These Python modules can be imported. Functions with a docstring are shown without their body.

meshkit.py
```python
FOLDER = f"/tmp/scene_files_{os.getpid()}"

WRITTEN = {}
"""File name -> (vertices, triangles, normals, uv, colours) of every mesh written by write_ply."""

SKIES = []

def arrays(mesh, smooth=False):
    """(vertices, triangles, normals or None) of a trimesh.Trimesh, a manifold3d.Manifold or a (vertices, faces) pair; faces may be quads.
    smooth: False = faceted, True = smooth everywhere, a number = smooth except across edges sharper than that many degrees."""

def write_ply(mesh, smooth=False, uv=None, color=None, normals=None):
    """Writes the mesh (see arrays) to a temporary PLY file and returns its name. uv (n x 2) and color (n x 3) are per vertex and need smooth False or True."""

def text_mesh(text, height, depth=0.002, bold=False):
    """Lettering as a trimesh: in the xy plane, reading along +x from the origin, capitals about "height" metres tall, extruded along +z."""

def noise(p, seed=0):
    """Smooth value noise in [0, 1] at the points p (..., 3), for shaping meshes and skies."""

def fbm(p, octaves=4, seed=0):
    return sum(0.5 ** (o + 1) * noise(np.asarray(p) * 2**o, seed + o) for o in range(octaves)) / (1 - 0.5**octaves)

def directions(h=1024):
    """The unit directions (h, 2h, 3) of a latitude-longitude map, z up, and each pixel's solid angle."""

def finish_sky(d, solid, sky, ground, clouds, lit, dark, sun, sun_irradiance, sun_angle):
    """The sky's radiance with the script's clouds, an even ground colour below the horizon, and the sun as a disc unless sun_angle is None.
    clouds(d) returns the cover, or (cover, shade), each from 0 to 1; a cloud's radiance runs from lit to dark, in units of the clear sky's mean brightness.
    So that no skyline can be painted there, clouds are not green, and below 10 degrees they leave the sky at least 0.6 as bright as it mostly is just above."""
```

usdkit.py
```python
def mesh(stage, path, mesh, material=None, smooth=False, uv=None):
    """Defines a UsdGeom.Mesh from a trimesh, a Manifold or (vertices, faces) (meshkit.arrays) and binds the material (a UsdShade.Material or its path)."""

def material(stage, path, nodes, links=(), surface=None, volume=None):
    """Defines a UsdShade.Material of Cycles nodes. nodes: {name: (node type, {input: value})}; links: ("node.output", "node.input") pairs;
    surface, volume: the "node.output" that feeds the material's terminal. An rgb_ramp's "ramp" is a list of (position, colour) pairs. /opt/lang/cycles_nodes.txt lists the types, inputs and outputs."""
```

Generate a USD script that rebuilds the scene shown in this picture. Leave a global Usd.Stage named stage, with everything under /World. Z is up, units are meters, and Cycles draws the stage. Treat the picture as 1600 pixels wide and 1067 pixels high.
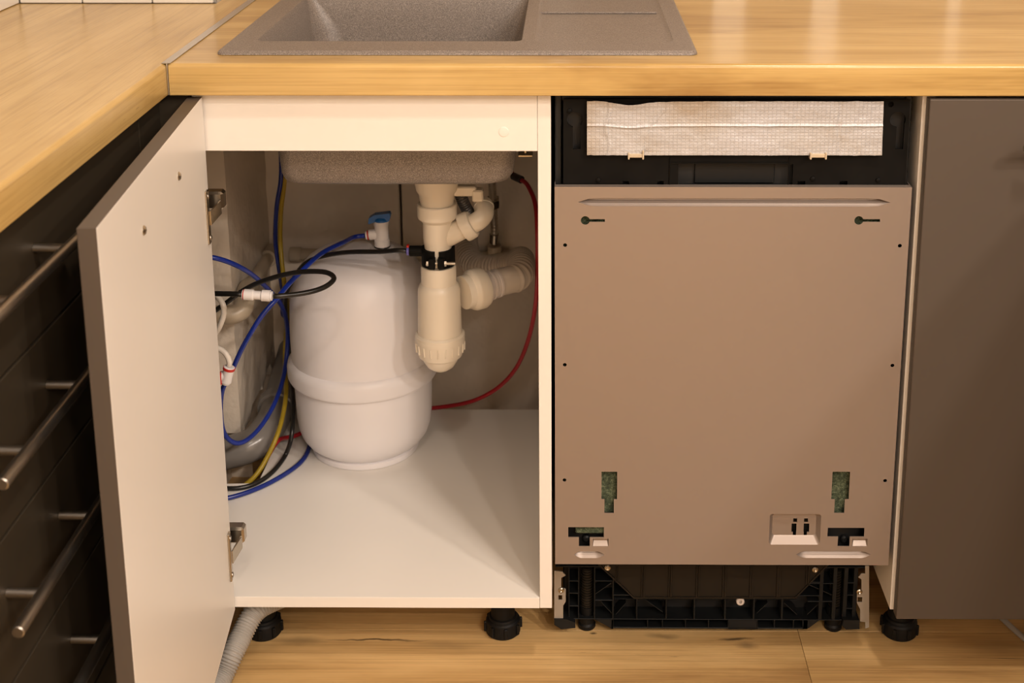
import math, random
import numpy as np, trimesh, usdkit, meshkit
from pxr import Usd, UsdGeom, UsdLux, UsdShade, Gf, Sdf, Vt
from scipy.interpolate import CubicSpline
from shapely.geometry import Polygon, Point, box as sbox
from shapely import affinity
from shapely.ops import unary_union

random.seed(7); rng = np.random.default_rng(7)
stage = Usd.Stage.CreateInMemory()
UsdGeom.SetStageUpAxis(stage, UsdGeom.Tokens.z); UsdGeom.SetStageMetersPerUnit(stage, 1.0)
world = UsdGeom.Xform.Define(stage, '/World'); stage.SetDefaultPrim(world.GetPrim())
UsdGeom.Scope.Define(stage, '/World/Looks')

# ------------------------------------------------------------------ camera
CP = np.array([0.02139, -1.64533, 1.20864]); YAW, PITCH, ROLL = -0.00891, 0.24038, -0.00121
FPX, PPX, PPY = 2144.53, 869.2, 161.28           # focal length and principal point in pixels of the 1600 x 1067 frame (a shifted lens)
cy_, sy_, cp_, sp_ = math.cos(YAW), math.sin(YAW), math.cos(PITCH), math.sin(PITCH)
_r = np.array([cy_, -sy_, 0]); CF = np.array([sy_*cp_, cy_*cp_, -sp_]); _u = np.cross(_r, CF)
CR = _r*math.cos(ROLL) + _u*math.sin(ROLL); CU = -_r*math.sin(ROLL) + _u*math.cos(ROLL)
cam = UsdGeom.Camera.Define(stage, '/World/camera')
cam.AddTransformOp().Set(Gf.Matrix4d(*[float(x) for x in (*CR, 0, *CU, 0, *(-CF), 0, *CP, 1)]))
HA = 36.0; PXMM = HA/1600
cam.CreateHorizontalApertureAttr(HA); cam.CreateVerticalApertureAttr(HA*1067/1600)
cam.CreateFocalLengthAttr(FPX*PXMM)
cam.CreateHorizontalApertureOffsetAttr((800-PPX)*PXMM); cam.CreateVerticalApertureOffsetAttr((PPY-533.5)*PXMM)
cam.CreateClippingRangeAttr(Gf.Vec2f(0.05, 50)); cam.CreateFStopAttr(8.0); cam.CreateFocusDistanceAttr(1.78)
cam.CreateExposureAttr(1.17)

# ------------------------------------------------------------------ lights: ceiling downlights of the room
def lamp(name, x, y, power, r=0.10, col=(1.0, 0.865, 0.755)):
    l = UsdLux.DiskLight.Define(stage, '/World/' + name)
    l.AddTranslateOp().Set(Gf.Vec3d(x, y, 2.47)); l.CreateRadiusAttr(r)
    l.CreateIntensityAttr(power/(math.pi*r*r)); l.CreateColorAttr(Gf.Vec3f(*col))
lamp('ceiling_lamp', 0.60, -0.90, 2.7, 0.09)
lamp('ceiling_lamp_001', 1.10, -3.20, 6.3, 0.09)
lamp('ceiling_lamp_002', 2.00, -2.00, 7.0, 0.09)
lamp('ceiling_lamp_003', 1.50, -2.60, 6.2, 0.09)
lamp('ceiling_lamp_004', 0.60, -3.70, 2.8, 0.09)
lamp('ceiling_lamp_005', -0.02, -1.95, 1.4, 0.09)

def py_of(p): d = np.asarray(p, float)-CP; return PPY - FPX*(d@CU)/(d@CF)
def at(px, py, X=None, Y=None, Z=None):          # the point of a plane that lies behind a pixel of the photograph
    d = CF + CR*(px-PPX)/FPX - CU*(py-PPY)/FPX
    t = (X-CP[0])/d[0] if X is not None else (Y-CP[1])/d[1] if Y is not None else (Z-CP[2])/d[2]
    return CP + t*d

# ------------------------------------------------------------------ materials
def mat(name, col, rough=0.5, metal=0.0, spec=0.5, bump=None, vary=None, **kw):
    n = {'p': ('principled_bsdf', dict(base_color=col, roughness=rough, metallic=metal, specular_ior_level=spec, **kw))}
    l = []
    if bump or vary:
        n['g'] = ('geometry', {})
    if vary:                                      # (scale, amount)
        n['nz'] = ('noise_texture', dict(scale=vary[0], detail=4)); l.append(('g.position', 'nz.vector'))
        a = vary[1]
        n['rv'] = ('rgb_ramp', dict(ramp=[(0.3, [c*(1-a) for c in col]), (0.7, [min(1, c*(1+a)) for c in col])]))
        l += [('nz.fac', 'rv.fac'), ('rv.color', 'p.base_color')]
    if bump:                                      # (scale, distance)
        n['nb'] = ('noise_texture', dict(scale=bump[0], detail=3)); n['b'] = ('bump', dict(strength=1.0, distance=bump[1]))
        l += [('g.position', 'nb.vector'), ('nb.fac', 'b.height'), ('b.normal', 'p.normal')]
    return usdkit.material(stage, '/World/Looks/' + name, n, l, surface='p.BSDF')

def wood(name, along, light, mid, dark, rough=0.38, per_piece=False, cr=0.25, gr=0.80, crack=(0.05, 0.03, 0.015), coat=0.0, cracks=()):
    """Oak laminate: broad tone, fine grain and dark cracks stretched along one axis."""
    sx = lambda a, b: (a, b, b) if along == 'x' else (b, a, b)
    n = {'g': ('geometry', {}),
         'm1': ('mapping', dict(scale=sx(1.5, 9))), 'n1': ('noise_texture', dict(scale=1.0, detail=5, roughness=0.6, distortion=0.6)),
         'm2': ('mapping', dict(scale=sx(3.5, 300))), 'n2': ('noise_texture', dict(scale=1.0, detail=4, roughness=0.65)),
         'm3': ('mapping', dict(scale=sx(2.4, 55))), 'n3': ('noise_texture', dict(scale=1.0, detail=6, roughness=0.72, distortion=0.8)),
         'r1': ('rgb_ramp', dict(ramp=[(0.30, dark), (0.46, mid), (0.64, light)])),
         'r2': ('rgb_ramp', dict(ramp=[(0.28, (gr, gr*0.97, gr*0.92)), (0.54, (1, 1, 1))])),
         'r3': ('rgb_ramp', dict(ramp=[(cr, (1, 1, 1)), (cr+0.07, (0, 0, 0))])),
         'mu': ('mix_color', dict(blend_type='multiply', fac=1.0)),
         'mc': ('mix_color', dict(blend_type='mix', b=crack)),
         'b': ('bump', dict(strength=0.25, distance=0.0006)),
         'p': ('principled_bsdf', dict(roughness=rough, specular_ior_level=0.5, coat_weight=coat, coat_roughness=0.25))}
    l = [('m1.vector', 'n1.vector'), ('m2.vector', 'n2.vector'), ('m3.vector', 'n3.vector'), ('n1.fac', 'r1.fac'), ('n2.fac', 'r2.fac'), ('n3.fac', 'r3.fac'),
         ('r1.color', 'mu.a'), ('r2.color', 'mu.b'), ('mu.result', 'mc.a'), ('r3.color', 'mc.fac'), ('mc.result', 'p.base_color'), ('n2.fac', 'b.height'), ('b.normal', 'p.normal')]
    last = 'r3.color'
    if cracks:                                    # single knots and splits of the laminate's print: (point, half length, half width)
        n['nd'] = ('noise_texture', dict(scale=26, detail=3)); n['sd'] = ('vector_math', dict(math_type='scale', scale=0.014)); n['pd'] = ('vector_math', dict(math_type='add'))
        l += [('g.position', 'nd.vector'), ('nd.color', 'sd.vector1'), ('g.position', 'pd.vector1'), ('sd.vector', 'pd.vector2')]
        for i, (c, hx, hy, dark_) in enumerate(cracks):
            n[f'ka{i}'] = ('vector_math', dict(math_type='subtract', vector2=(c[0]+0.007, c[1]+0.007, 0.007))); n[f'kb{i}'] = ('vector_math', dict(math_type='multiply', vector2=(1/hx, 1/hy, 0)))
            n[f'kc{i}'] = ('vector_math', dict(math_type='length')); n[f'kd{i}'] = ('rgb_ramp', dict(ramp=[(0.0, (dark_,)*3), (0.35, (dark_*0.8,)*3), (1.0, (0, 0, 0))])); n[f'ke{i}'] = ('mix_color', dict(blend_type='lighten', fac=1.0))
            l += [('pd.vector', f'ka{i}.vector1'), (f'ka{i}.vector', f'kb{i}.vector1'), (f'kb{i}.vector', f'kc{i}.vector1'), (f'kc{i}.value', f'kd{i}.fac'), (last, f'ke{i}.a'), (f'kd{i}.color', f'ke{i}.b')]
            last = f'ke{i}.result'
    l = [q for q in l if q[1] != 'mc.fac'] + [(last, 'mc.fac')]
    if per_piece:
        n['oi'] = ('object_info', {}); n['sc'] = ('vector_math', dict(math_type='scale', vector1=(7.1, 3.3, 1.7), scale=1.0)); n['ad'] = ('vector_math', dict(math_type='add'))
        n['mr'] = ('math', dict(math_type='multiply', value2=9.0))
        l += [('oi.random', 'mr.value1'), ('mr.value', 'sc.scale'), ('g.position', 'ad.vector1'), ('sc.vector', 'ad.vector2')]
        src = 'ad.vector'
    else:
        src = 'g.position'
    l += [(src, 'm1.vector'), (src, 'm2.vector'), (src, 'm3.vector')]
    return usdkit.material(stage, '/World/Looks/' + name, n, l, surface='p.BSDF')

OAK = ((0.655, 0.46, 0.190), (0.545, 0.365, 0.132), (0.355, 0.208, 0.064))
M = {}
M['oak_x'] = wood('oak_worktop', 'x', *OAK, rough=0.23)
M['oak_y'] = wood('oak_worktop_side', 'y', *OAK, rough=0.23)
M['oak_floor'] = wood('oak_floor', 'x', (0.70, 0.465, 0.205), (0.56, 0.350, 0.140), (0.33, 0.182, 0.068), rough=0.36, per_piece=True, cr=0.285, gr=0.74, cracks=[(at(x, y, Z=0), hx, hy, d) for x, y, hx, hy, d in ((590, 1000, 0.085, 0.0030, 0.95), (470, 1001, 0.045, 0.012, 0.45), (1148, 998, 0.030, 0.0042, 0.95), (1165, 1008, 0.020, 0.010, 0.5), (1035, 993, 0.028, 0.008, 0.5), (928, 988, 0.006, 0.004, 0.9), (700, 1008, 0.06, 0.012, 0.30), (1560, 1010, 0.07, 0.03, 0.35))])
M['subfloor'] = mat('subfloor', (0.25, 0.15, 0.06), 0.7)
M['white_board'] = mat('white_melamine', (0.80, 0.765, 0.71), 0.36, vary=(3, 0.02))
M['white_edge'] = mat('white_edging', (0.80, 0.765, 0.71), 0.40)
M['taupe'] = mat('taupe_lacquer', (0.085, 0.067, 0.053), 0.45, spec=0.4)
M['taupe_drawer'] = mat('dark_drawer_lacquer', (0.034, 0.026, 0.0165), 0.5, spec=0.3)
M['plaster'] = mat('plaster', (0.70, 0.62, 0.52), 0.9, bump=(45, 0.003), vary=(7, 0.10))
M['wall_paint'] = mat('wall_paint', (0.82, 0.72, 0.60), 0.9, vary=(6, 0.10), bump=(60, 0.002))
M['room_paint'] = mat('room_paint', (0.66, 0.61, 0.54), 0.9)
M['dark_paint'] = mat('dark_room_paint', (0.30, 0.27, 0.24), 0.9)
M['ceiling_paint'] = mat('ceiling_paint', (0.75, 0.72, 0.66), 0.9)
M['splash'] = mat('splashback', (0.42, 0.33, 0.24), 0.5)
M['tile'] = mat('white_tile', (0.80, 0.77, 0.72), 0.12)
M['grout'] = mat('grout', (0.33, 0.31, 0.28), 0.9)
M['aluminium'] = mat('aluminium', (0.62, 0.62, 0.62), 0.36, 1.0)
M['steel'] = mat('brushed_steel', (0.36, 0.33, 0.29), 0.36, 1.0)
M['nickel'] = mat('nickel', (0.52, 0.47, 0.39), 0.25, 1.0)
M['braid'] = mat('braided_steel', (0.62, 0.56, 0.47), 0.38, 0.85)
M['panel_grey'] = mat('grey_metal_paint', (0.305, 0.255, 0.222), 0.40, 0.5)
M['bracket'] = mat('galvanised_bracket', (0.36, 0.33, 0.29), 0.45, 0.4)
M['black_plastic'] = mat('black_plastic', (0.0060, 0.0055, 0.0048), 0.6, spec=0.10, vary=(25, 0.3))
M['black_frame'] = mat('black_frame_plastic', (0.0085, 0.0094, 0.0100), 0.45, spec=0.25)
M['black_deep'] = mat('black_recess', (0.006, 0.006, 0.006), 0.6)
M['brown_plastic'] = mat('brown_black_plastic', (0.020, 0.0155, 0.0105), 0.55, spec=0.15)
M['black_rubber'] = mat('black_tube', (0.012, 0.011, 0.010), 0.35)
M['blue_tube'] = mat('blue_tube', (0.008, 0.027, 0.26), 0.28)
M['dark_blue_tube'] = mat('dark_blue_tube', (0.008, 0.022, 0.19), 0.3)
M['yellow_tube'] = mat('yellow_tube', (0.36, 0.25, 0.015), 0.4)
M['red_tube'] = mat('red_tube', (0.33, 0.010, 0.016), 0.35)
M['white_tube'] = mat('white_tube', (0.78, 0.73, 0.66), 0.35)
M['tank'] = mat('white_tank_plastic', (0.85, 0.825, 0.845), 0.42)
M['valve_white'] = mat('valve_white', (0.76, 0.735, 0.73), 0.4)
M['valve_blue'] = mat('valve_blue', (0.008, 0.11, 0.36), 0.35)
M['clip_red'] = mat('clip_red', (0.50, 0.030, 0.02), 0.35)
M['clip_violet'] = mat('collet_violet', (0.12, 0.11, 0.40), 0.35)
M['siphon'] = mat('cream_plastic', (0.80, 0.72, 0.59), 0.36)
M['flex'] = mat('flexible_pipe_plastic', (0.58, 0.50, 0.41), 0.42)
M['sleeve'] = mat('grey_sleeve_plastic', (0.62, 0.55, 0.50), 0.35)
M['grey_hose'] = mat('grey_hose', (0.34, 0.32, 0.29), 0.5)
M['dark_hose'] = mat('dark_hose', (0.085, 0.075, 0.068), 0.4)
M['grey_waste'] = mat('grey_waste_pipe', (0.22, 0.205, 0.19), 0.22)
M['beige_pipe'] = mat('beige_pipe', (0.52, 0.44, 0.33), 0.35)
M['felt'] = None
M['clip_beige'] = mat('beige_clip', (0.55, 0.46, 0.33), 0.5)
M['rubber_foot'] = mat('black_foot_plastic', (0.0045, 0.0045, 0.0045), 0.55, spec=0.25)
# speckled composite granite
M['granite'] = usdkit.material(stage, '/World/Looks/composite_granite', {
    'g': ('geometry', {}), 'n': ('noise_texture', dict(scale=700, detail=2, roughness=0.7)), 'w': ('voronoi_texture', dict(scale=300)),
    'r': ('rgb_ramp', dict(ramp=[(0.30, (0.105, 0.089, 0.078)), (0.50, (0.200, 0.172, 0.152)), (0.70, (0.33, 0.29, 0.26))])),
    'r2': ('rgb_ramp', dict(ramp=[(0.0, (0.62, 0.56, 0.50)), (0.10, (0.62, 0.56, 0.50)), (0.13, (0, 0, 0))])),
    'm': ('mix_color', dict(blend_type='lighten', fac=0.55)), 'b': ('bump', dict(strength=0.5, distance=0.0006)),
    'p': ('principled_bsdf', dict(roughness=0.42, specular_ior_level=0.7))},
    [('g.position', 'n.vector'), ('g.position', 'w.vector'), ('n.fac', 'r.fac'), ('w.distance', 'r2.fac'), ('r.color', 'm.a'), ('r2.color', 'm.b'), ('m.result', 'p.base_color'), ('n.fac', 'b.height'), ('b.normal', 'p.normal')], surface='p.BSDF')
M['felt'] = usdkit.material(stage, '/World/Looks/green_felt', {
    'g': ('geometry', {}), 'n': ('noise_texture', dict(scale=260, detail=4, roughness=0.8)),
    'r': ('rgb_ramp', dict(ramp=[(0.35, (0.018, 0.025, 0.014)), (0.5, (0.060, 0.082, 0.045)), (0.68, (0.18, 0.21, 0.13))])),
    'b': ('bump', dict(strength=0.8, distance=0.002)), 'p': ('principled_bsdf', dict(roughness=0.95))},
    [('g.position', 'n.vector'), ('n.fac', 'r.fac'), ('r.color', 'p.base_color'), ('n.fac', 'b.height'), ('b.normal', 'p.normal')], surface='p.BSDF')
# scrim-reinforced foil: fine grid of threads in relief
M['foil'] = usdkit.material(stage, '/World/Looks/foil', {
    'g': ('geometry', {}), 's': ('separate_xyz', {}), 'nz': ('noise_texture', dict(scale=30, detail=5, roughness=0.65)), 'nw': ('noise_texture', dict(scale=9, detail=3)),
    'wx': ('wave_texture', dict(wave_type='bands', bands_direction='x', scale=62, distortion=1.5, detail=2)), 'wz': ('wave_texture', dict(wave_type='bands', bands_direction='z', scale=78, distortion=0.8, detail=2)),
    'mx': ('math', dict(math_type='add')), 'rx': ('rgb_ramp', dict(ramp=[(0.0, (1, 1, 1)), (0.35, (0, 0, 0)), (1, (0, 0, 0))])), 'rz': ('rgb_ramp', dict(ramp=[(0.0, (1, 1, 1)), (0.35, (0, 0, 0)), (1, (0, 0, 0))])),
    'mm': ('mix_color', dict(blend_type='lighten', fac=1.0)),
    'rc': ('rgb_ramp', dict(ramp=[(0.33, (0.44, 0.39, 0.33)), (0.47, (0.52, 0.52, 0.53)), (0.7, (0.56, 0.57, 0.61))])),
    'mc': ('mix_color', dict(blend_type='multiply', fac=0.11)), 'iv': ('invert', dict(fac=1.0)),
    'b1': ('bump', dict(strength=0.35, distance=0.0005)), 'b2': ('bump', dict(strength=0.4, distance=0.006)),
    'p': ('principled_bsdf', dict(roughness=0.45, metallic=0.25))},
    [('g.position', 'nz.vector'), ('g.position', 'nw.vector'), ('g.position', 'wx.vector'), ('g.position', 'wz.vector'), ('wx.fac', 'rx.fac'), ('wz.fac', 'rz.fac'), ('rx.color', 'mm.a'), ('rz.color', 'mm.b'),
     ('nw.fac', 'rc.fac'), ('mm.result', 'iv.color'), ('rc.color', 'mc.a'), ('iv.color', 'mc.b'), ('mc.result', 'p.base_color'), ('nz.fac', 'b2.height'), ('b2.normal', 'b1.normal'), ('mm.result', 'b1.height'), ('b1.normal', 'p.normal')], surface='p.BSDF')

# ------------------------------------------------------------------ scene helpers
used = set()
def numbered(base, name):
    k, p = 0, f'{base}/{name}'
    while p in used:
        k += 1; p = f'{base}/{name}_{k:03d}'
    used.add(p); return p
def tag(prim, label=None, cat=None, group=None, kind=None):
    for k, v in (('label', label), ('category', cat), ('group', group), ('kind', kind)):
        if v: prim.SetCustomDataByKey(k, v)
    return prim
def thing(name, label=None, cat=None, loc=(0, 0, 0), group=None, kind=None):
    x = UsdGeom.Xform.Define(stage, numbered('/World', name)); x.AddTranslateOp().Set(Gf.Vec3d(*map(float, loc)))
    x.GetPrim().SetCustomDataByKey('_', 0); x.GetPrim().ClearCustomDataByKey('_')
    ORIG[str(x.GetPath())] = np.array(loc, float)
    return tag(x.GetPrim(), label, cat, group, kind)
ORIG = {}
def obj(name, mesh, m, parent=None, smooth=30, label=None):
    """One mesh prim; world-space vertices are moved into its thing's frame."""
    base = str(parent.GetPath()) if parent is not None else '/World'
    top = '/'.join(base.split('/')[:3]); o = ORIG.get(top, np.zeros(3))
    if isinstance(mesh, list): mesh = trimesh.util.concatenate(mesh)
    mesh = mesh.copy(); mesh.apply_translation(-o)
    g = usdkit.mesh(stage, numbered(base, name), mesh, M[m] if isinstance(m, str) else m, smooth=smooth)
    return tag(g.GetPrim(), label)

def cbox(x0, y0, z0, x1, y1, z1, c=0.001):
    """A box with chamfered edges."""
    x0, x1 = min(x0, x1), max(x0, x1); y0, y1 = min(y0, y1), max(y0, y1); z0, z1 = min(z0, z1), max(z0, z1)
    c = min(c, 0.3*min(x1-x0, y1-y0, z1-z0))
    if c <= 0:
        return trimesh.creation.box(bounds=((x0, y0, z0), (x1, y1, z1)))
    p = []
    for sx in (0, 1):
        for sy in (0, 1):
            for sz in (0, 1):
                x, y, z = (x0, x1)[sx], (y0, y1)[sy], (z0, z1)[sz]; dx, dy, dz = (c, -c)[sx], (c, -c)[sy], (c, -c)[sz]
                p += [(x, y+dy, z+dz), (x+dx, y, z+dz), (x+dx, y+dy, z)]
    return trimesh.convex.convex_hull(np.array(p))
def frame_of(t):
    t = t/np.linalg.norm(t); a = np.array([0, 0, 1.0]) if abs(t[2]) < 0.9 else np.array([1.0, 0, 0])
    u = np.cross(a, t); u /= np.linalg.norm(u); return u, np.cross(t, u), t
def sweep(path, radii, n=12, caps=True):
    path = np.asarray(path, float); k = len(path); radii = np.broadcast_to(radii, k)
    tan = np.gradient(path, axis=0); tan /= np.linalg.norm(tan, axis=1, keepdims=True)
    u, v, _ = frame_of(tan[0]); V = []; a = np.linspace(0, 2*np.pi, n, endpoint=False)
    for i in range(k):
        u = u - tan[i]*(u@tan[i]); u /= np.linalg.norm(u); v = np.cross(tan[i], u)
        V.append(path[i] + radii[i]*(np.cos(a)[:, None]*u + np.sin(a)[:, None]*v))
    V = np.vstack(V); F = []
    for i in range(k-1):
        for j in range(n):
            b, c = i*n+j, i*n+(j+1) % n
            F += [(b, c, c+n), (b, c+n, b+n)]
    if caps:
        V = np.vstack([V, path[0], path[-1]]); A, B = len(V)-2, len(V)-1
        for j in range(n):
            F += [(A, (j+1) % n, j), (B, (k-1)*n+j, (k-1)*n+(j+1) % n)]
    return trimesh.Trimesh(V, F, process=False)
def spline(pts, step=0.008):
    pts = np.asarray(pts, float); d = np.concatenate([[0], np.cumsum(np.linalg.norm(np.diff(pts, axis=0), axis=1)**0.7)])
    cs = CubicSpline(d, pts); q = cs(np.linspace(0, d[-1], 400)); L = np.concatenate([[0], np.cumsum(np.linalg.norm(np.diff(q, axis=0), axis=1))])
    s = np.linspace(0, L[-1], max(8, int(L[-1]/step))); return np.stack([np.interp(s, L, q[:, i]) for i in range(3)], 1)
def tube(pts, r, n=10, step=0.008): return sweep(spline(pts, step), r, n)
def ribbed(pts, r, amp, pitch, n=20):
    p = spline(pts, pitch/6); s = np.concatenate([[0], np.cumsum(np.linalg.norm(np.diff(p, axis=0), axis=1))])
    return sweep(p, r + amp*np.sin(2*np.pi*s/pitch), n)
def lathe(profile, n=48, loc=(0, 0, 0), axis=(0, 0, 1)):
    """profile: (radius, height) pairs from the base to the top, turned about the axis."""
    pr = np.asarray(profile, float); a = np.linspace(0, 2*np.pi, n, endpoint=False); u, v, t = frame_of(np.asarray(axis, float)); V, F = [], []
    for r, h in pr: V.append(np.asarray(loc) + h*t + r*(np.cos(a)[:, None]*u + np.sin(a)[:, None]*v))
    k = len(pr); V = np.vstack(V)
    for i in range(k-1):
        for j in range(n):
            b, c = i*n+j, i*n+(j+1) % n; F += [(b, c, c+n), (b, c+n, b+n)]
    V = np.vstack([V, np.asarray(loc)+pr[0, 1]*t, np.asarray(loc)+pr[-1, 1]*t]); A, B = len(V)-2, len(V)-1
    for j in range(n): F += [(A, (j+1) % n, j), (B, (k-1)*n+j, (k-1)*n+(j+1) % n)]
    return trimesh.Trimesh(V, F, process=False)
def rod(a, b, r, n=16, c=0.0006):
    a, b = np.asarray(a, float), np.asarray(b, float); L = np.linalg.norm(b-a); c = min(c, L/4, r/3)
    return lathe([(r-c, 0), (r, c), (r, L-c), (r-c, L)], n, a, b-a)
def prism(poly, y0, y1):
    """A polygon in (x, z) given depth from y0 to y1."""
    g = [poly] if poly.geom_type == 'Polygon' else list(poly.geoms); out = []
    for q in g:
        m = trimesh.creation.extrude_polygon(q, abs(y1-y0), engine='earcut')
        v = m.vertices; m2 = trimesh.Trimesh(np.stack([v[:, 0], max(y0, y1)-v[:, 2], v[:, 1]], 1), m.faces, process=False); out.append(m2)
    return trimesh.util.concatenate(out)
def slab(poly, z0, z1):
    g = [poly] if poly.geom_type == 'Polygon' else list(poly.geoms); out = []
    for q in g:
        m = trimesh.creation.extrude_polygon(q, z1-z0, engine='earcut'); m.apply_translation((0, 0, z0)); out.append(m)
    return trimesh.util.concatenate(out)
def rrect(x0, y0, x1, y1, r, k=6):
    r = min(r, (x1-x0)/2.01, (y1-y0)/2.01); P = []
    for cx, cy, a0 in ((x1-r, y1-r, 0), (x0+r, y1-r, 90), (x0+r, y0+r, 180), (x1-r, y0+r, 270)):
        for i in range(k+1):
            a = math.radians(a0 + 90*i/k); P.append((cx+r*math.cos(a), cy+r*math.sin(a)))
    return np.array(P)
def loft(rings, close_last=True, close_first=False):
    """rings: equal-length closed loops of 3D points."""
    n = len(rings[0]); V = np.vstack(rings); F = []
    for i in range(len(rings)-1):
        for j in range(n):
            b, c = i*n+j, i*n+(j+1) % n; F += [(b, c, c+n), (b, c+n, b+n)]
    if close_last:
        V = np.vstack([V, rings[-1].mean(0)]); e = len(V)-1; o = (len(rings)-1)*n
        F += [(o+j, o+(j+1) % n, e) for j in range(n)]
    if close_first:
        V = np.vstack([V, rings[0].mean(0)]); e = len(V)-1
        F += [((j+1) % n, j, e) for j in range(n)]
    return trimesh.Trimesh(V, F, process=False)

# ================================================================== THE SETTING
YW, YC, XC, XL = 0.712, 0.4316, -0.521, -0.826         # back wall, front and side of the pipe chase, left wall
ZC, ZT, YF = 0.8184, 0.8584, -0.0174                   # underside, top and front edge of the worktop
XS = -0.4654                                           # front edge of the left-hand worktop, seam of the two
XR, YR = 2.9, -4.0

fl = thing('floor', kind='structure')
obj('screed', cbox(XL-0.1, YR, -0.03, XR, YW, -0.009, 0), 'subfloor', fl)
ry = sorted(set([round(-0.095+0.19*k, 4) for k in range(-19, 5)])); ry = [YR] + [y for y in ry if YR < y < YW-0.05] + [YW]
for i, (a, b) in enumerate(zip(ry[:-1], ry[1:])):
    cuts = [XL-0.1] + ([0.353, 1.65] if abs(a+0.095) < 0.01 else [0.353-1.29+0.0, 0.353] if abs(a-0.095) < 0.01 else list(((-0.6, 0.7), (-0.25, 1.04), (0.05, 1.34))[i % 3])) + [XR]
    cuts = sorted(set(c for c in cuts if XL-0.1 <= c <= XR))
    for c, d in zip(cuts[:-1], cuts[1:]):
        obj('plank', cbox(c+0.0003, a+0.0003, -0.009, d-0.0003, b-0.0003, 0, 0.0003), 'oak_floor', fl)

wb = thing('wall_back', kind='structure')
xj = -0.2795                                           # the seam in the boards behind the sink
obj('wall_board', cbox(XL-0.1, YW, 0, xj-0.0035, YW+0.05, 2.5, 0.002), 'wall_paint', wb)
obj('wall_board', cbox(xj+0.0015, YW-0.004, 0, XR, YW+0.05, 2.5, 0.002), 'wall_paint', wb)
obj('splashback', cbox(XC+0.006, YW-0.010, ZT, XR, YW-0.005, 1.45, 0.001), 'splash', wb)
obj('wall_core', cbox(XL-0.1, YW+0.05, 0, XR, YW+0.06, 2.5, 0), 'black_deep', wb)

# the boxed-in pipe chase in the corner: rough plaster, broken away above the floor at its right-hand edge
wc = thing('wall_chase', kind='structure')
def chase():
    zz = np.concatenate([np.linspace(0.0, 0.86, 90), np.linspace(0.9, 2.5, 8)])
    xx = np.linspace(XL, XC, 34); yy = np.linspace(YC, YW, 30)[1:]
    cx = np.concatenate([xx, np.full(len(yy), XC)]); cy = np.concatenate([np.full(len(xx), YC), yy]); front = np.concatenate([np.ones(len(xx)), np.zeros(len(yy))]) > 0
    z, x = np.meshgrid(zz, cx, indexing='ij'); _, y = np.meshgrid(zz, cy, indexing='ij'); fr_ = np.broadcast_to(front, z.shape)
    q = meshkit.fbm(np.stack([x*17+3, y*17, z*13], -1), 4, 3)-0.5; q2 = meshkit.fbm(np.stack([x*60, y*60+9, z*50], -1), 3, 5)-0.5
    d = (0.007*q+0.0025*q2)*np.where(z < 0.55, 1.0, 0.4)*(z < ZC)
    d = d - np.where((z < 0.135+0.07*q) & ((x > -0.575) | ~fr_), np.where(fr_, 0.10, 0.055), 0)
    P = np.stack([np.where(fr_, x+np.where(x == XC, np.minimum(d, 0), 0), x+d), np.where(fr_, y-d, y), z], -1).reshape(-1, 3)
    n, F = len(cx), []
    for i in range(len(zz)-1):
        for j in range(n-1):
            b = i*n+j; F += [(b, b+1, b+n+1), (b, b+n+1, b+n)]
    return trimesh.Trimesh(P, F, process=False)
obj('plaster_coat', chase(), 'plaster', wc, smooth=50)
obj('chase_core', cbox(XL, YC+0.12, 0, XC-0.07, YW, 2.5, 0.001), 'plaster', wc)
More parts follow.
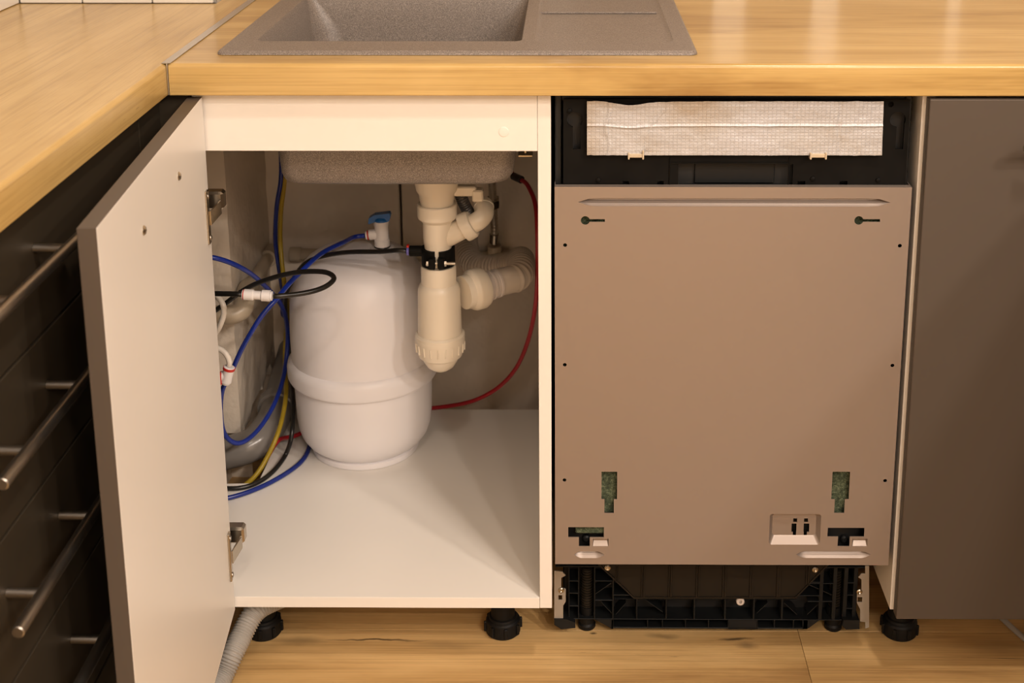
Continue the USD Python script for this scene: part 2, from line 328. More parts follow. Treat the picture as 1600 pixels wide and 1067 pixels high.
TW = 0.1065
g0 = at(335, 4, Z=ZT)[0]
obj('grout', cbox(XL, YC-0.006, ZT, XC+0.004, YC, ZT+0.425, 0.0005), 'grout', wc)
for r in range(4):
    x1 = g0
    for c in range(3):
        w = 0.093 if c == 0 else TW; x0 = max(x1-w, XL+0.009)
        obj('tile', cbox(x0+0.0014, YC-0.0125, ZT+0.0006+r*TW, x1, YC-0.004, ZT+r*TW+TW-0.0015, 0.0012), 'tile', wc); x1 = x0-0.0006

wl = thing('wall_left', kind='structure')
obj('plaster', cbox(XL-0.1, YR, 0, XL, YW, 2.5, 0), 'room_paint', wl)
obj('grout', cbox(XL, -1.5, ZT, XL+0.005, YC-0.012, ZT+0.425, 0.0005), 'grout', wl)
for r in range(4):
    for c in range(6):
        y1 = 0.4185-c*TW*1.0
        obj('tile', cbox(XL+0.003, y1-TW+0.0014, ZT+0.0006+r*TW, XL+0.0095, y1, ZT+r*TW+TW-0.0015, 0.0012), 'tile', wl)
wr = thing('wall_right', kind='structure'); obj('plaster', cbox(XR, YR, 0, XR+0.05, YW, 2.5, 0), 'dark_paint', wr)
wf = thing('wall_front', kind='structure'); obj('plaster', cbox(XL-0.1, YR-0.05, 0, XR, YR, 2.5, 0), 'room_paint', wf)
ce = thing('ceiling', kind='structure'); obj('plaster', cbox(XL-0.1, YR, 2.5, XR, YW, 2.55, 0), 'ceiling_paint', ce)
# white tile trims standing up the wall behind the worktop
for k, (x, w) in enumerate(((0.315, 0.045), (0.475, 0.035), (0.685, 0.012), (0.012, 0.02))):
    t = obj('trim', cbox(x-w, YW-0.016, ZT+0.0005, x+0.012, YW-0.0105, 1.45, 0.001), 'tile'); tag(t, kind='structure')

# ================================================================== WORKTOPS
def edge_profile(r=0.004, deep=0.05):
    """(outwards, z) section of the rounded front edge, outwards being 0 at the face."""
    P = [(deep, ZC), (r*0.5, ZC)]
    P += [(r*0.5-r*0.5*math.sin(a), ZC+r*0.5-r*0.5*math.cos(a)) for a in np.linspace(0.2, math.pi/2, 4)]
    R = 0.0055
    P += [(R-R*math.cos(a), ZT-R+R*math.sin(a)) for a in np.linspace(0, math.pi/2, 7)]
    return P + [(deep, ZT)]
def extrude_section(sec, a, b, place):
    n = len(sec); V = [place(s, z, a) for s, z in sec] + [place(s, z, b) for s, z in sec]
    F = []
    for j in range(n):
        k = (j+1) % n; F += [(j, k, k+n), (j, k+n, j+n)]
    tri = trimesh.creation.triangulate_polygon(Polygon(sec), engine='earcut')
    tv, tf = tri
    idx = [int(np.argmin(((np.array(sec)-p)**2).sum(1))) for p in tv]
    F += [tuple(idx[i] for i in f) for f in tf] + [tuple(idx[i]+n for i in f[::-1]) for f in tf]
    m = trimesh.Trimesh(V, F, process=False); m.fix_normals(); return m
XE = 1.30
SX0, SX1, SY0, SY1 = -0.4200, 0.1835, 0.0335, 0.530           # sink rim
hole = Polygon(rrect(SX0+0.012, SY0+0.012, SX1-0.012, SY1-0.012, 0.02))
wt = thing('worktop', 'light oak worktop with the grey sink set into it, running to the right', 'worktop', (XS, YF, ZC))
sec = edge_profile()
obj('board', [extrude_section(sec, XS, XE, lambda s, z, t: (t, YF+s, z)), slab(sbox(XS, YF+0.05, XE, YW-0.006).difference(hole), ZC, ZT)], 'oak_x', wt, smooth=35)
wt2 = thing('worktop', 'light oak worktop of the left run, meeting the sink worktop at a metal strip', 'worktop', (XS, YF, ZC))
XSL = XS-0.0025
obj('board', [extrude_section(sec, -1.55, YC-0.013, lambda s, z, t: (XSL-s, t, z)), slab(sbox(XL+0.0, -1.55, XSL-0.05, YC-0.013), ZC, ZT),
              slab(sbox(XC+0.006, YC-0.0128, XSL, YW-0.006), ZC, ZT)], 'oak_y', wt2, smooth=35)
js = thing('joint_strip', 'flat aluminium joint strip lying between the two oak worktops', 'joint strip', (XS, YF, ZT))
obj('top_flange', cbox(XS-0.0075, YF-0.001, ZT+0.0003, XS+0.0035, YW-0.006, ZT+0.0015, 0.0004), 'aluminium', js)
obj('front_fin', cbox(XS-0.0021, YF-0.001, ZC+0.001, XS-0.0004, YF+0.02, ZT+0.0004, 0.0003), 'aluminium', js)

# ================================================================== SINK
sk = thing('kitchen_sink', 'speckled grey-brown composite sink with a deep bowl and a drainer', 'sink', ((SX0+SX1)/2, SY0, ZT))
BO = (-0.3835, 0.0975, -0.0385, 0.455)
def ring(x0, y0, x1, y1, r, z, k=6): p = rrect(x0, y0, x1, y1, r, k); return np.column_stack([p, np.full(len(p), z)])
drain_o = (-0.022, 0.088, 0.158, 0.475)
rim2d = Polygon(rrect(SX0+0.0035, SY0+0.0035, SX1-0.0035, SY1-0.0035, 0.008)).difference(Polygon(rrect(*BO, 0.012))).difference(Polygon(rrect(*drain_o, 0.02)))
rim = [slab(rim2d, ZT+0.0004, ZT+0.0055),
       loft([ring(SX0, SY0, SX1, SY1, 0.011, ZT+0.0004), ring(SX0+0.0006, SY0+0.0006, SX1-0.0006, SY1-0.0006, 0.0105, ZT+0.003), ring(SX0+0.0035, SY0+0.0035, SX1-0.0035, SY1-0.0035, 0.008, ZT+0.0055)], False)]
obj('rim', rim, 'granite', sk, smooth=35)
zin = [(0.0, 0.0055), (0.0012, 0.0035), (0.0045, -0.015), (0.006, -0.03), (0.0075, -0.045), (0.012, -0.10), (0.018, -0.155), (0.028, -0.172), (0.045, -0.178)]
dleft = lambda d, z: d + 0.013*min(1.0, max(0.0, -z/0.10))
inner = [ring(BO[0]+dleft(d, z), BO[1]+d, BO[2]-d, BO[3]-d, 0.012+d*0.6+0.022*min(1.0, max(0.0, -z/0.04)), ZT+z) for d, z in zin]
outer_prof = [(-0.012, -0.0405), (0.0185, -0.0415), (0.0187, -0.128), (0.0200, -0.155), (0.0225, -0.172), (0.0275, -0.182), (0.036, -0.187)]
outer = [ring(BO[0]+0.004+0.0155*min(1.0, max(0.0, (-0.0405-z)/0.0875))+max(-0.08-z, 0)*0.055+max(d-0.0225, 0)*0.45, 0.078+max(d-0.0185, 0), BO[2]-d*0.42-max(d-0.0185, 0)*0.9, BO[3]-d*0.2+0.0, 0.014+d*0.3, ZT+z) for d, z in outer_prof]
obj('bowl', [loft(inner), loft(outer, True)], 'granite', sk, smooth=40)
dr = [ring(*drain_o, 0.02, ZT+0.0055), ring(drain_o[0]+0.006, drain_o[1]+0.006, drain_o[2]-0.006, drain_o[3]-0.006, 0.016, ZT+0.0022)]
for q in ((820, 240, 0.30),):
    c = at(q[0], q[1], Y=q[2]); obj('mounting_clip', [cbox(c[0]-0.010, c[1]-0.010, c[2]-0.003, c[0]+0.012, c[1]+0.010, c[2]+0.001, 0.001), cbox(c[0]-0.001, c[1]-0.004, c[2]+0.001, c[0]+0.003, c[1]+0.004, ZC-0.001, 0.0008)], 'nickel', sk)
obj('drainer', [loft(dr), cbox(-0.032, 0.318, ZT+0.0022, 0.150, 0.3265, ZT+0.0052, 0.0015)], 'granite', sk, smooth=35)

# ================================================================== SINK CABINET
W0, W1 = -0.4605, 0.0
cb = thing('sink_cabinet', 'open white sink base cabinet with its door swung out to the left', 'cabinet', (W0, 0, 0))
ZB = 0.10
obj('side_panel', cbox(W1-0.0165, 0, ZB, W1, 0.56, ZC-0.001, 0.0005), 'white_board', cb)
obj('side_panel', cbox(W0, 0.0106, ZB, W0+0.016, 0.045, ZC-0.001, 0.0005), 'white_board', cb)
bot = sbox(W0+0.016, 0, W1-0.0168, 0.56).difference(sbox(W0-0.1, 0.306, -0.463+0.0, 0.6))
bot = Polygon([(W0+0.0182, 0), (W1-0.0168, 0), (W1-0.0168, 0.560), (-0.4612, 0.560), (-0.4655, 0.303), (-0.545, 0.300), (-0.545, 0.0465), (W0+0.0162, 0.0465)])
obj('bottom_panel', slab(bot, ZB, ZB+0.0160), 'white_board', cb)
obj('edge_band', cbox(W0+0.0164, -0.0006, ZB+0.0003, W1-0.017, -0.0001, ZB+0.0157, 0.0002), 'white_edge', cb)
obj('front_rail', cbox(W0+0.0165, 0.0005, 0.7435, W1-0.0168, 0.0165, ZC-0.002, 0.0006), 'white_board', cb)
cp = at(787, 206, Y=0.0005); obj('cover_cap', lathe([(0.0065, 0), (0.0063, 0.0004), (0.005, 0.0008)], 20, (cp[0], 0.0004, cp[2]), (0, -1, 0)), 'white_edge', cb)
# door: hinged at the left, standing open
P_in_h, P_in_f = np.array([-0.4300, -0.0035]), np.array([-0.3945, -0.4990])
dv = (P_in_f-P_in_h)/np.linalg.norm(P_in_f-P_in_h); dn = np.array([-dv[1]*-1, dv[0]*-1]); dn = np.array([dv[1], -dv[0]]); dn = dn/np.linalg.norm(dn)
if dn[0] > 0: dn = -dn
TD = 0.0178; DL = np.linalg.norm(P_in_f-P_in_h)
def on_door(s, t, z):       # s along the door from the hinge, t into the door from its white inner face
    q = P_in_h + dv*s + dn*t; return np.array([q[0], q[1], z])
def door_box(s0, s1, t0, t1, z0, z1, c=0.0008):
    m = cbox(s0, t0, z0, s1, t1, z1, c); v = m.vertices
    w = np.array([on_door(*p) for p in v]); m2 = trimesh.Trimesh(w, m.faces, process=False); m2.fix_normals(); return m2
dz0, dz1 = 0.0985, 0.8140
dleaf = obj('door', door_box(0, DL, 0.0004, TD, dz0, dz1, 0.0005), 'taupe', cb, label='taupe door edge and outer face')
obj('inner_face', door_box(0.0003, DL-0.0003, 0, 0.0005, dz0+0.0003, dz1-0.0003, 0.0001), 'white_board', dleaf, label='white inner face of the open door')
for px, py in ((279, 275), (224, 360)):
    best = min(np.linspace(0.05, 0.45, 400), key=lambda s: abs(at(px, py, X=on_door(s, 0, 0)[0])[1]-on_door(s, 0, 0)[1])); z = at(px, py, X=on_door(best, 0, 0)[0])[2]
    ax = np.array([-dn[0], -dn[1], 0])
    obj('screw', [lathe([(0.0052, -0.0002), (0.0052, 0.0008), (0.0038, 0.0024), (0.001, 0.003)], 16, on_door(best, 0, z), ax)], 'nickel', dleaf, smooth=40)
def hull(p): return trimesh.convex.convex_hull(np.array(p))
for zc in (0.6700, 0.1960):
    h = obj('hinge', [door_box(0.0125, 0.0235, -0.0030, 0.0001, zc-0.041, zc+0.029, 0.0010)], 'nickel', dleaf)      # cup flange on the door
    a0 = on_door(0.016, -0.0035, 0)[:2]; b0 = np.array([-0.4190, 0.0060])
    obj('arm', [hull([(a0[0]+dx, a0[1]+dy, zc+dz) for dx in (0, 0.0015) for dy in (-0.001, 0.004) for dz in (-0.017, 0.001)] + [(b0[0]+dx, b0[1]+dy, zc+dz) for dx in (-0.001, 0.001) for dy in (0, 0.004) for dz in (-0.0115, 0.006)])], 'nickel', h)
    obj('arm_housing', [cbox(W0+0.0165, 0.0115, zc-0.008, -0.4160, 0.030, zc+0.016, 0.003)], 'nickel', h)
    obj('mounting_plate', [cbox(W0+0.0161, 0.012, zc-0.022, W0+0.0182, 0.040, zc+0.022, 0.0005)], 'nickel', h)
    for dz in (0.021, -0.033):
        obj('screw', lathe([(0.0036, 0), (0.0034, 0.0012), (0.0015, 0.0018)], 12, on_door(0.018, -0.0029, zc+dz), np.array([-dn[0], -dn[1], 0])), 'steel', h)
def cab_leg(x, y, parent, h=0.0998, r=0.0248, rot=0.0):
    prof = [(r-0.002, 0), (r, 0.0025), (r, 0.0195), (r-0.0015, 0.0225), (r*0.84, 0.0240), (r*0.80, 0.0270), (0.0172, 0.0280), (0.0168, 0.075), (0.021, 0.080), (0.021, h)]
    g = obj('leg', lathe(prof, 32, (x, y, 0)), 'rubber_foot', parent, smooth=35)
    fl_ = []
    for k in range(8):
        a = rot + k*math.pi/4; m = cbox(-0.0024, 0, 0.004, 0.0024, 0.004, 0.0195, 0.0008); m.apply_translation((0, r-0.0012, 0)); m.apply_transform(trimesh.transformations.rotation_matrix(a, (0, 0, 1))); m.apply_translation((x, y, 0)); fl_.append(m)
    obj('grip_rib', fl_, 'rubber_foot', g)
    return g
cab_leg(-0.0715, 0.093, cb, rot=0.2); cab_leg(-0.4150, 0.088, cb); cab_leg(-0.0715, 0.50, cb); cab_leg(-0.41, 0.50, cb)

# ================================================================== RIGHT CABINET
rc = thing('base_cabinet', 'closed taupe base cabinet right of the dishwasher, standing on black legs', 'cabinet', (0.4575, 0, 0))
X0, X1 = 0.4575, 0.7575
obj('side_panel', cbox(X0, 0, ZB, X0+0.016, 0.56, ZC-0.001, 0.0006), 'white_board', rc, label='pale side panel')
obj('side_panel', cbox(X1-0.016, 0, ZB, X1, 0.56, ZC-0.001, 0.0006), 'white_board', rc)
obj('bottom_panel', cbox(X0+0.0165, 0.0, ZB, X1-0.0165, 0.56, ZB+0.016, 0.0005), 'white_board', rc)
obj('back_panel', cbox(X0+0.001, 0.5605, ZB, X1-0.001, 0.564, ZC-0.001, 0.0003), 'white_board', rc)
rd = obj('door', cbox(X0+0.0042, -0.0195, 0.0985, X1-0.002, -0.0017, ZC-0.0035, 0.0009), 'taupe', rc)
def bar_handle(parent, a, b, posts, face, r=0.0058):
    a, b = np.array(a, float), np.array(b, float)
    g = obj('handle', [rod(a, b, r, 20, 0.001)], 'steel', parent, label='brushed steel bar handle')
    for p in posts: obj('handle_post', rod(p, face(np.array(p)), 0.0045, 14), 'steel', g)
bar_handle(rd, (0.5700, -0.0505, 0.7615), (0.725, -0.0505, 0.7615), [(0.600, -0.0505, 0.7615), (0.690, -0.0505, 0.7615)], lambda p: np.array([p[0], -0.0192, p[2]]))
cab_leg(0.4975, 0.094, rc, rot=0.3); cab_leg(0.71, 0.094, rc); cab_leg(0.4975, 0.50, rc); cab_leg(0.71, 0.50, rc)

# the kitchen's right-hand return, beyond the edge of the picture
rt_ = thing('fitted_run', loc=(0.765, -0.9, 0), kind='structure')
obj('carcass', cbox(0.760, -1.30, ZB, 1.30, -0.03, ZC-0.001, 0.002), 'taupe', rt_)
obj('plinth', cbox(0.81, -1.29, 0.0003, 1.29, -0.05, ZB, 0.001), 'taupe', rt_)
obj('worktop_board', cbox(0.730, -1.32, ZC, 1.30, YF-0.001, ZT, 0.004), 'oak_y', rt_)

# ================================================================== LEFT DRAWER UNITS
XF = -0.4848
def drawer_unit(y0, y1, yc, label):
    t = thing('drawer_cabinet', label, 'cabinet', (XF-0.018, y0, 0))
    obj('carcass', cbox(XL+0.004, y0, ZB, XF-0.0195, y1, ZC-0.001, 0.001), 'taupe_drawer', t)
    obj('plinth', cbox(XF-0.075, y0, 0.0003, XF-0.060, y1, ZB, 0.0005), 'taupe_drawer', t)
    seps = [0.8165, 0.6785, 0.5375, 0.3970, 0.2560, 0.1150]
    for a, b in zip(seps[1:], seps[:-1]):
        d = obj('drawer', cbox(XF-0.018, y0+0.0015, a+0.0016, XF, y1-0.0015, b-0.0014, 0.0009), 'taupe_drawer', t)
        z = b-0.0527 if b < 0.8 else 0.7662
        bar_handle(d, (-0.4525, yc-0.125, z), (-0.4525, yc+0.125, z), [(-0.4525, yc-0.066, z), (-0.4525, yc+0.066, z)], lambda p: np.array([XF-0.0003, p[1], p[2]]))
    return t
drawer_unit(-0.885, -0.085, -0.485, 'dark taupe drawer unit with steel bar handles left of the open door')
fp = thing('filler_panel', 'narrow dark corner filler between the drawer unit and the sink cabinet', 'filler panel', (XF, -0.0835, 0))
obj('front', cbox(XF-0.018, -0.0835, ZB, XF, -0.0002, ZC-0.001, 0.0006), 'taupe_drawer', fp)
obj('return_panel', cbox(XF-0.018, 0.0002, ZB, -0.4466, 0.0100, ZC-0.001, 0.0006), 'taupe_drawer', fp)

# ================================================================== DISHWASHER
DX0, DX1, PY = 0.0045, 0.4505, -0.0040
PZ0, PZ1 = 0.1698, 0.6987
dw = thing('dishwasher', 'built-in dishwasher with bare grey metal door and no front panel', 'dishwasher', ((DX0+DX1)/2, 0, 0))
W = lambda px, py, Y=PY: (lambda p: (p[0], p[2]))(at(px, py, Y=Y))
obj('tub', [cbox(DX0+0.004, 0.052, 0.180, DX1-0.004, 0.57, 0.812, 0.002)], 'black_plastic', dw)
obj('tub_rim', [cbox(DX0+0.0006, 0.020, 0.60, DX0+0.0085, 0.055, 0.812, 0.001), cbox(DX1-0.0085, 0.020, 0.60, DX1-0.0006, 0.055, 0.812, 0.001), cbox(DX0+0.0085, 0.022, 0.8035, DX1-0.0085, 0.055, 0.812, 0.001)], 'black_deep', dw)
# fascia with keyholes, handle pocket and notches
FY = 0.008
def wrect(px0, py0, px1, py1, Y=PY):
    a, b = W(px0, py0, Y), W(px1, py1, Y); return sbox(min(a[0], b[0]), min(a[1], b[1]), max(a[0], b[0]), max(a[1], b[1]))
fx0, fx1 = W(880, 200, FY)[0], W(1420, 200, FY)[0]
fas = sbox(fx0, PZ1-0.012, fx1, 0.8085)
cut = []
for kx, sl in ((900, 1), (1405, -1)):
    c = W(kx-2, 187, FY); cut.append(Point(c).buffer(0.0098)); s = W(kx+1, 215, FY); cut.append(sbox(s[0]-0.0048, W(kx, 233, FY)[1], s[0]+0.0048, c[1]))
cut.append(Point(W(1392, 163, FY)).buffer(0.0035))
pocket = wrect(1060, 256, 1238, 290, FY); cut.append(pocket)
for a, b in ((973, 983), (1027, 1037), (1246, 1258), (1312, 1324)): cut.append(wrect(a, 283, b, 290, FY))
obj('fascia', prism(fas.difference(unary_union(cut)), FY, FY+0.004), 'black_plastic', dw)
obj('fascia_back', cbox(fx0+0.002, FY+0.0145, PZ1-0.012, fx1-0.002, FY+0.018, 0.806, 0.0003), 'black_deep', dw)
pb = pocket.bounds
obj('grip_pocket', [cbox(W(1085, 270, FY+0.012)[0], FY+0.0105, pb[1], W(1210, 270, FY+0.012)[0], FY+0.0135, pb[3]-0.002, 0.001), cbox(pb[0], FY+0.002, pb[3]-0.0005, pb[2], FY+0.014, pb[3]+0.002, 0.0005)], 'black_frame', dw)
obj('fascia_rib', [cbox(W(1046, 248, FY)[0], FY-0.0022, PZ1-0.008, W(1046, 248, FY)[0]+0.0015, FY, W(1046, 246, FY)[1], 0.0004), cbox(W(1232, 248, FY)[0], FY-0.0022, PZ1-0.008, W(1232, 248, FY)[0]+0.0015, FY, W(1232, 246, FY)[1], 0.0004),
                   cbox(W(1046, 254, FY)[0], FY-0.0016, pb[3]+0.0002, W(1234, 254, FY)[0], FY, pb[3]+0.0025, 0.0004)], 'black_plastic', dw)
for px, py in ((935, 281), (1372, 281), (1270, 279), (890, 173)):
    c = W(px, py, FY); obj('fascia_peg', lathe([(0.0032, 0), (0.0030, 0.002), (0.0015, 0.0028)], 14, (c[0], FY, c[1]), (0, -1, 0)), 'black_plastic', dw)
# foil sheet over the control panel
FLY = -0.0005
def foil():
    nx, nz = 190, 40
    tl, tr, br, bl = (np.array(W(*p, FLY)) for p in ((917, 158), (1381, 158.5), (1378, 243), (917, 242.5)))
    v, u = np.meshgrid(np.linspace(0, 1, nz+1), np.linspace(0, 1, nx+1), indexing='ij'); px = 917+464*u; z_ = np.zeros_like(u)
    f2 = lambda a, b, o: meshkit.fbm(np.stack([a, b, z_], -1), o)
    tx, tz = tl[0]+(tr[0]-tl[0])*u, tl[1]+(tr[1]-tl[1])*u; bx, bz = bl[0]+(br[0]-bl[0])*u, bl[1]+(br[1]-bl[1])*u
    tz = tz - 0.0042*np.exp(-((px-985)/26)**2) - 0.0010*(f2(px*0.05, z_, 3)-0.4) - np.where((px > 950) & (px < 1100), 0.0004, 0)
    bz = bz + 0.0007*(f2(px*0.13, z_+5, 3)-0.5)
    X, Z = bx+(tx-bx)*v, bz+(tz-bz)*v
    d = 0.0016*(meshkit.fbm(np.stack([X*42, z_, Z*60], -1), 4)-0.5)
    for cx, q, w_ in ((950, 0.0013, 2.2), (1313, -0.0010, 1.6), (1000+40*v, 0.0009, 2.5), (1337, 0.0004, 1.2)):
        d = d - q*np.exp(-((px-cx-3*np.sin(v*9))/w_)**2)
    d = d - 0.0016*np.exp(-((v-0.55-0.006*np.sin(u*20))/0.013)**2) - 0.020*np.maximum(0, v-0.90)*np.exp(-((px-985)/45)**2)
    V = np.concatenate([np.stack([X, FLY+d+k*0.0006, Z], -1).reshape(-1, 3) for k in (0, 1)])
    F = []; n = nx+1; N = n*(nz+1)
    for j in range(nz):
        for i in range(nx):
            a = j*n+i; F += [(a, a+1, a+n+1), (a, a+n+1, a+n)]; a += N; F += [(a, a+n+1, a+1), (a, a+n, a+n+1)]
    edge = [j*n for j in range(nz+1)]; 
    def wall(idx, flip):
        for a, b in zip(idx[:-1], idx[1:]):
            f = [(a, b, b+N), (a, b+N, a+N)]; F.extend([q[::-1] for q in f] if flip else f)
    wall([j*n for j in range(nz+1)], False); wall([j*n+nx for j in range(nz+1)], True); wall(list(range(n)), True); wall([nz*n+i for i in range(n)], False)
    return trimesh.Trimesh(V, F, process=False)
fo = obj('foil_sheet', foil(), 'foil', dw, smooth=60, label='silvery reinforced foil sheet taped over the controls')
obj('control_box', cbox(W(922, 200, 0)[0], 0.0012, W(922, 241, 0)[1], W(1374, 200, 0)[0], FY, W(922, 164, 0)[1], 0.001), 'black_plastic', dw)
for a, b in ((981, 1006), (1265, 1291)):
    x0, zt = W(a, 239, FLY); x1, zb = W(b, 248, FLY)
    obj('clip', [cbox(x0, -0.0035, zb+0.002, x1, 0.0055, zt-0.0005, 0.0006), cbox(x0, -0.0050, zb, x0+0.0022, 0.0055, zt+0.001, 0.0005), cbox(x1-0.0022, -0.0050, zb, x1, 0.0055, zt+(0.004 if a < 1000 else 0.001), 0.0005)], 'clip_beige', dw)
# metal door
holes, dishes = [], []
for px, e in ((914.5, 945), (1342, 1375)):
    c = W(px, 344.5); holes.append(Point(c).buffer(0.0056)); holes.append(sbox(c[0], c[1]-0.0018, W(e, 345)[0], c[1]+0.0018))
for px, py in ((883, 383), (1406, 384), (882.5, 570), (1394.5, 571), (882, 750), (1383, 751)): holes.append(Point(W(px, py)).buffer(0.0024))
for a, b, c, d in ((940, 964, 944.5, 959), (1301, 1326, 1304.5, 1319)): holes += [wrect(a, 737, b, 780), wrect(c, 779, d, 801.5)]
holes += [wrect(888, 823.5, 943.5, 839.5), wrect(904.5, 838, 921.5, 853.5), wrect(1293.5, 824.5, 1350, 838.5), wrect(1309.5, 838, 1327, 853.5)]
def lens(px0, px1, py0, py1, taper, k=14):
    """outline of a long pressed bead with pointed ends, counted the same way for every ring"""
    (x0, z1), (x1, z0) = W(px0, py0), W(px1, py1); zm, hh = (z0+z1)/2, (z1-z0)/2
    def r(f, sh=0.0):
        t = np.linspace(0, 1, 2*k+1); X = x0+(x1-x0)*t; L = (x1-x0)*taper
        e = np.minimum(1, np.minimum(X-x0, x1-X)/L+1e-4); H = hh*np.sin(e*math.pi/2)**0.8
        cx = (x0+x1)/2; Xs = cx+(X-cx)*(1-(1-f)*2*hh/(x1-x0)*1.4)
        up = np.column_stack([Xs, zm+sh*hh+H*f]); lo = np.column_stack([Xs[::-1], zm+sh*hh-H[::-1]*f]); return np.vstack([lo[:-1], up[:-1]]) if False else np.vstack([up, lo])
    return r
beads = [(lens(903, 1391, 309.5, 323, 0.055), 0.0075), (lens(897, 944, 861, 872, 0.28), 0.0062), (lens(1244, 1360, 861, 872, 0.14), 0.0062)]
def dish(r, depth, Y=PY):
    a = [np.column_stack([p[:, 0], np.full(len(p), y), p[:, 1]]) for p, y in ((r(1.0), Y), (r(0.92), Y+depth*0.10), (r(0.42, 0.46), Y+depth*0.92), (r(0.14, 0.55), Y+depth))]
    m = loft(a); 
    return m
def rr_ring(a, b, r, ins, y):
    p = rrect(a[0]+ins, a[1]+ins, b[0]-ins, b[1]-ins, max(r-ins*0.6, 0.0008), 5); return np.column_stack([p[:, 0], np.full(len(p), y), p[:, 1]])
a, b = W(1203, 803), W(1281, 851); lo = (a[0], b[1]); hi = (b[0], a[1])
holes.append(Polygon(rrect(*lo, *hi, 0.004)))
for rf, dp in beads: holes.append(Polygon(rf(1.0)).buffer(0))
tabs = [((926, 841.5), (951, 853.5)), ((1332, 841.5), (1355, 853.5))]
for p, q in tabs:
    A, B = W(*p), W(*q); holes.append(Polygon(rrect(A[0], B[1], B[0], A[1], 0.0012)))
leaf2d = sbox(DX0, PZ0, DX1, PZ1).difference(unary_union(holes))
dl = obj('door', [prism(leaf2d, PY, PY+0.0012), cbox(DX0, PY+0.0012, PZ0, DX0+0.001, PY+0.022, PZ1, 0), cbox(DX1-0.001, PY+0.0012, PZ0, DX1, PY+0.022, PZ1, 0),
               cbox(DX0+0.001, PY+0.0012, PZ1-0.001, DX1-0.001, PY+0.0105, PZ1, 0), cbox(DX0+0.001, PY+0.0012, PZ0, DX1-0.001, PY+0.022, PZ0+0.001, 0)], 'panel_grey', dw, label='bare grey metal door')
for rf, dp in beads: obj('pressed_bead', dish(rf, dp), 'panel_grey', dl, smooth=50)
# recessed pocket with two slotted figures
fl0 = (lo[0]+0.005, lo[1]+0.0095); fh0 = (hi[0]-0.005, hi[1]-0.0045); dpy = PY+0.008
def pocket_ring(f, y):
    x0, z0 = lo[0]+(fl0[0]-lo[0])*f, lo[1]+(fl0[1]-lo[1])*f; x1, z1 = hi[0]+(fh0[0]-hi[0])*f, hi[1]+(fh0[1]-hi[1])*f
    p = rrect(x0, z0, x1, z1, 0.004, 5); return np.column_stack([p[:, 0], np.full(len(p), y), p[:, 1]])
floor2d = Polygon(rrect(fl0[0], fl0[1], fh0[0], fh0[1], 0.004, 5))
sl = []
for x in (1242, 1259):
    o = -1 if x == 1242 else 0
    sl += [wrect(x-2.5, 810, x+3.5, 815.5, dpy), wrect(x-5 if o else x-3, 818, x+2 if o else x+5, 831, dpy), wrect(x-3, 830, x+1.5, 840, dpy)]
obj('recess', [loft([pocket_ring(0, PY), pocket_ring(0.15, PY+0.0012), pocket_ring(0.9, dpy-0.0006), pocket_ring(1, dpy)], False), prism(floor2d.difference(unary_union(sl)), dpy, dpy+0.001)], 'panel_grey', dl, smooth=40)
for p, q in tabs:
    A, B = W(*p), W(*q)
    def tr(i, y, dz=0): pz = rrect(A[0]+i, B[1]+i*1.2+dz, B[0]-i, A[1]-i, 0.001, 4); return np.column_stack([pz[:, 0], np.full(len(pz), y), pz[:, 1]])
    obj('pressed_tab', loft([tr(0, PY), tr(0.0004, PY+0.001), tr(0.0012, PY+0.004, 0.004), tr(0.0016, PY+0.0045, 0.0042)]), 'panel_grey', dl, smooth=30)
obj('felt_pad', [prism(sbox(DX0+0.012, W(900, 805.5)[1], DX1-0.012, PZ1-0.010), PY+0.010, PY+0.016).copy(), cbox(W(899, 830)[0], PY+0.006, W(899, 838)[1], W(946, 830)[0], PY+0.012, W(899, 815)[1], 0.002)], 'felt', dl, label='green-grey felt pad showing through the door cut-outs')
obj('door_core', [cbox(DX0+0.003, PY+0.020, PZ0+0.002, DX1-0.003, 0.045, PZ1-0.003, 0.001)], 'black_deep', dl)
for px, py in ((916, 847), (1321, 848)):
    c = W(px, py, PY+0.006); obj('hinge_pin', lathe([(0.0052, 0), (0.005, 0.004), (0.003, 0.006)], 16, (c[0], PY+0.018, c[1]), (0, -1, 0)), 'black_frame', dl)
# plinth: ribbed moulding under the door
BY = 0.088
def fr(px0, py0, px1, py1, y0=BY, y1=BY+0.03, c=0.0006):
    a, b = W(px0, py0, y0), W(px1, py1, y0); return cbox(a[0], y0, b[1], b[0], y1, a[1], c)
rib = []
rib += [fr(868, 884, 1358, 888), fr(885, 966.5, 1340, 969.5), fr(955, 980, 1262, 983), fr(955, 968, 958.5, 983), fr(1255, 968, 1262, 983)]
for x in (889, 904, 929, 958, 1283, 1304, 1321, 1336): rib.append(fr(x-0.9, 886, x+0.9, 968))
for x in (995, 1041, 1085, 1133, 1178, 1222): rib.append(fr(x-0.9, 935, x+0.9, 968))
for x in (1012, 1035, 1071, 1107, 1138, 1183, 1210, 1240): rib.append(fr(x-0.8, 969, x+0.8, 981))
for a, b, y in ((889, 904, 908), (889, 904, 927), (889, 904, 947), (929, 957, 908), (929, 957, 938), (958, 985, 930), (1245, 1283, 910), (1262, 1304, 912), (1240, 1283, 931), (1262, 1304, 940), (1321, 1336, 911), (1321, 1336, 930), (1321, 1336, 951), (960, 1245, 936.5)):
    rib.append(fr(a, y-0.8, b, y+0.8))
def diag(px0, py0, px1, py1, w=0.0016):
    a, b = W(px0, py0, BY), W(px1, py1, BY); ln = Polygon([(a[0], a[1]-w), (b[0], b[1]-w), (b[0], b[1]), (a[0], a[1])]).buffer(0); return prism(ln, BY+0.004, BY+0.028)
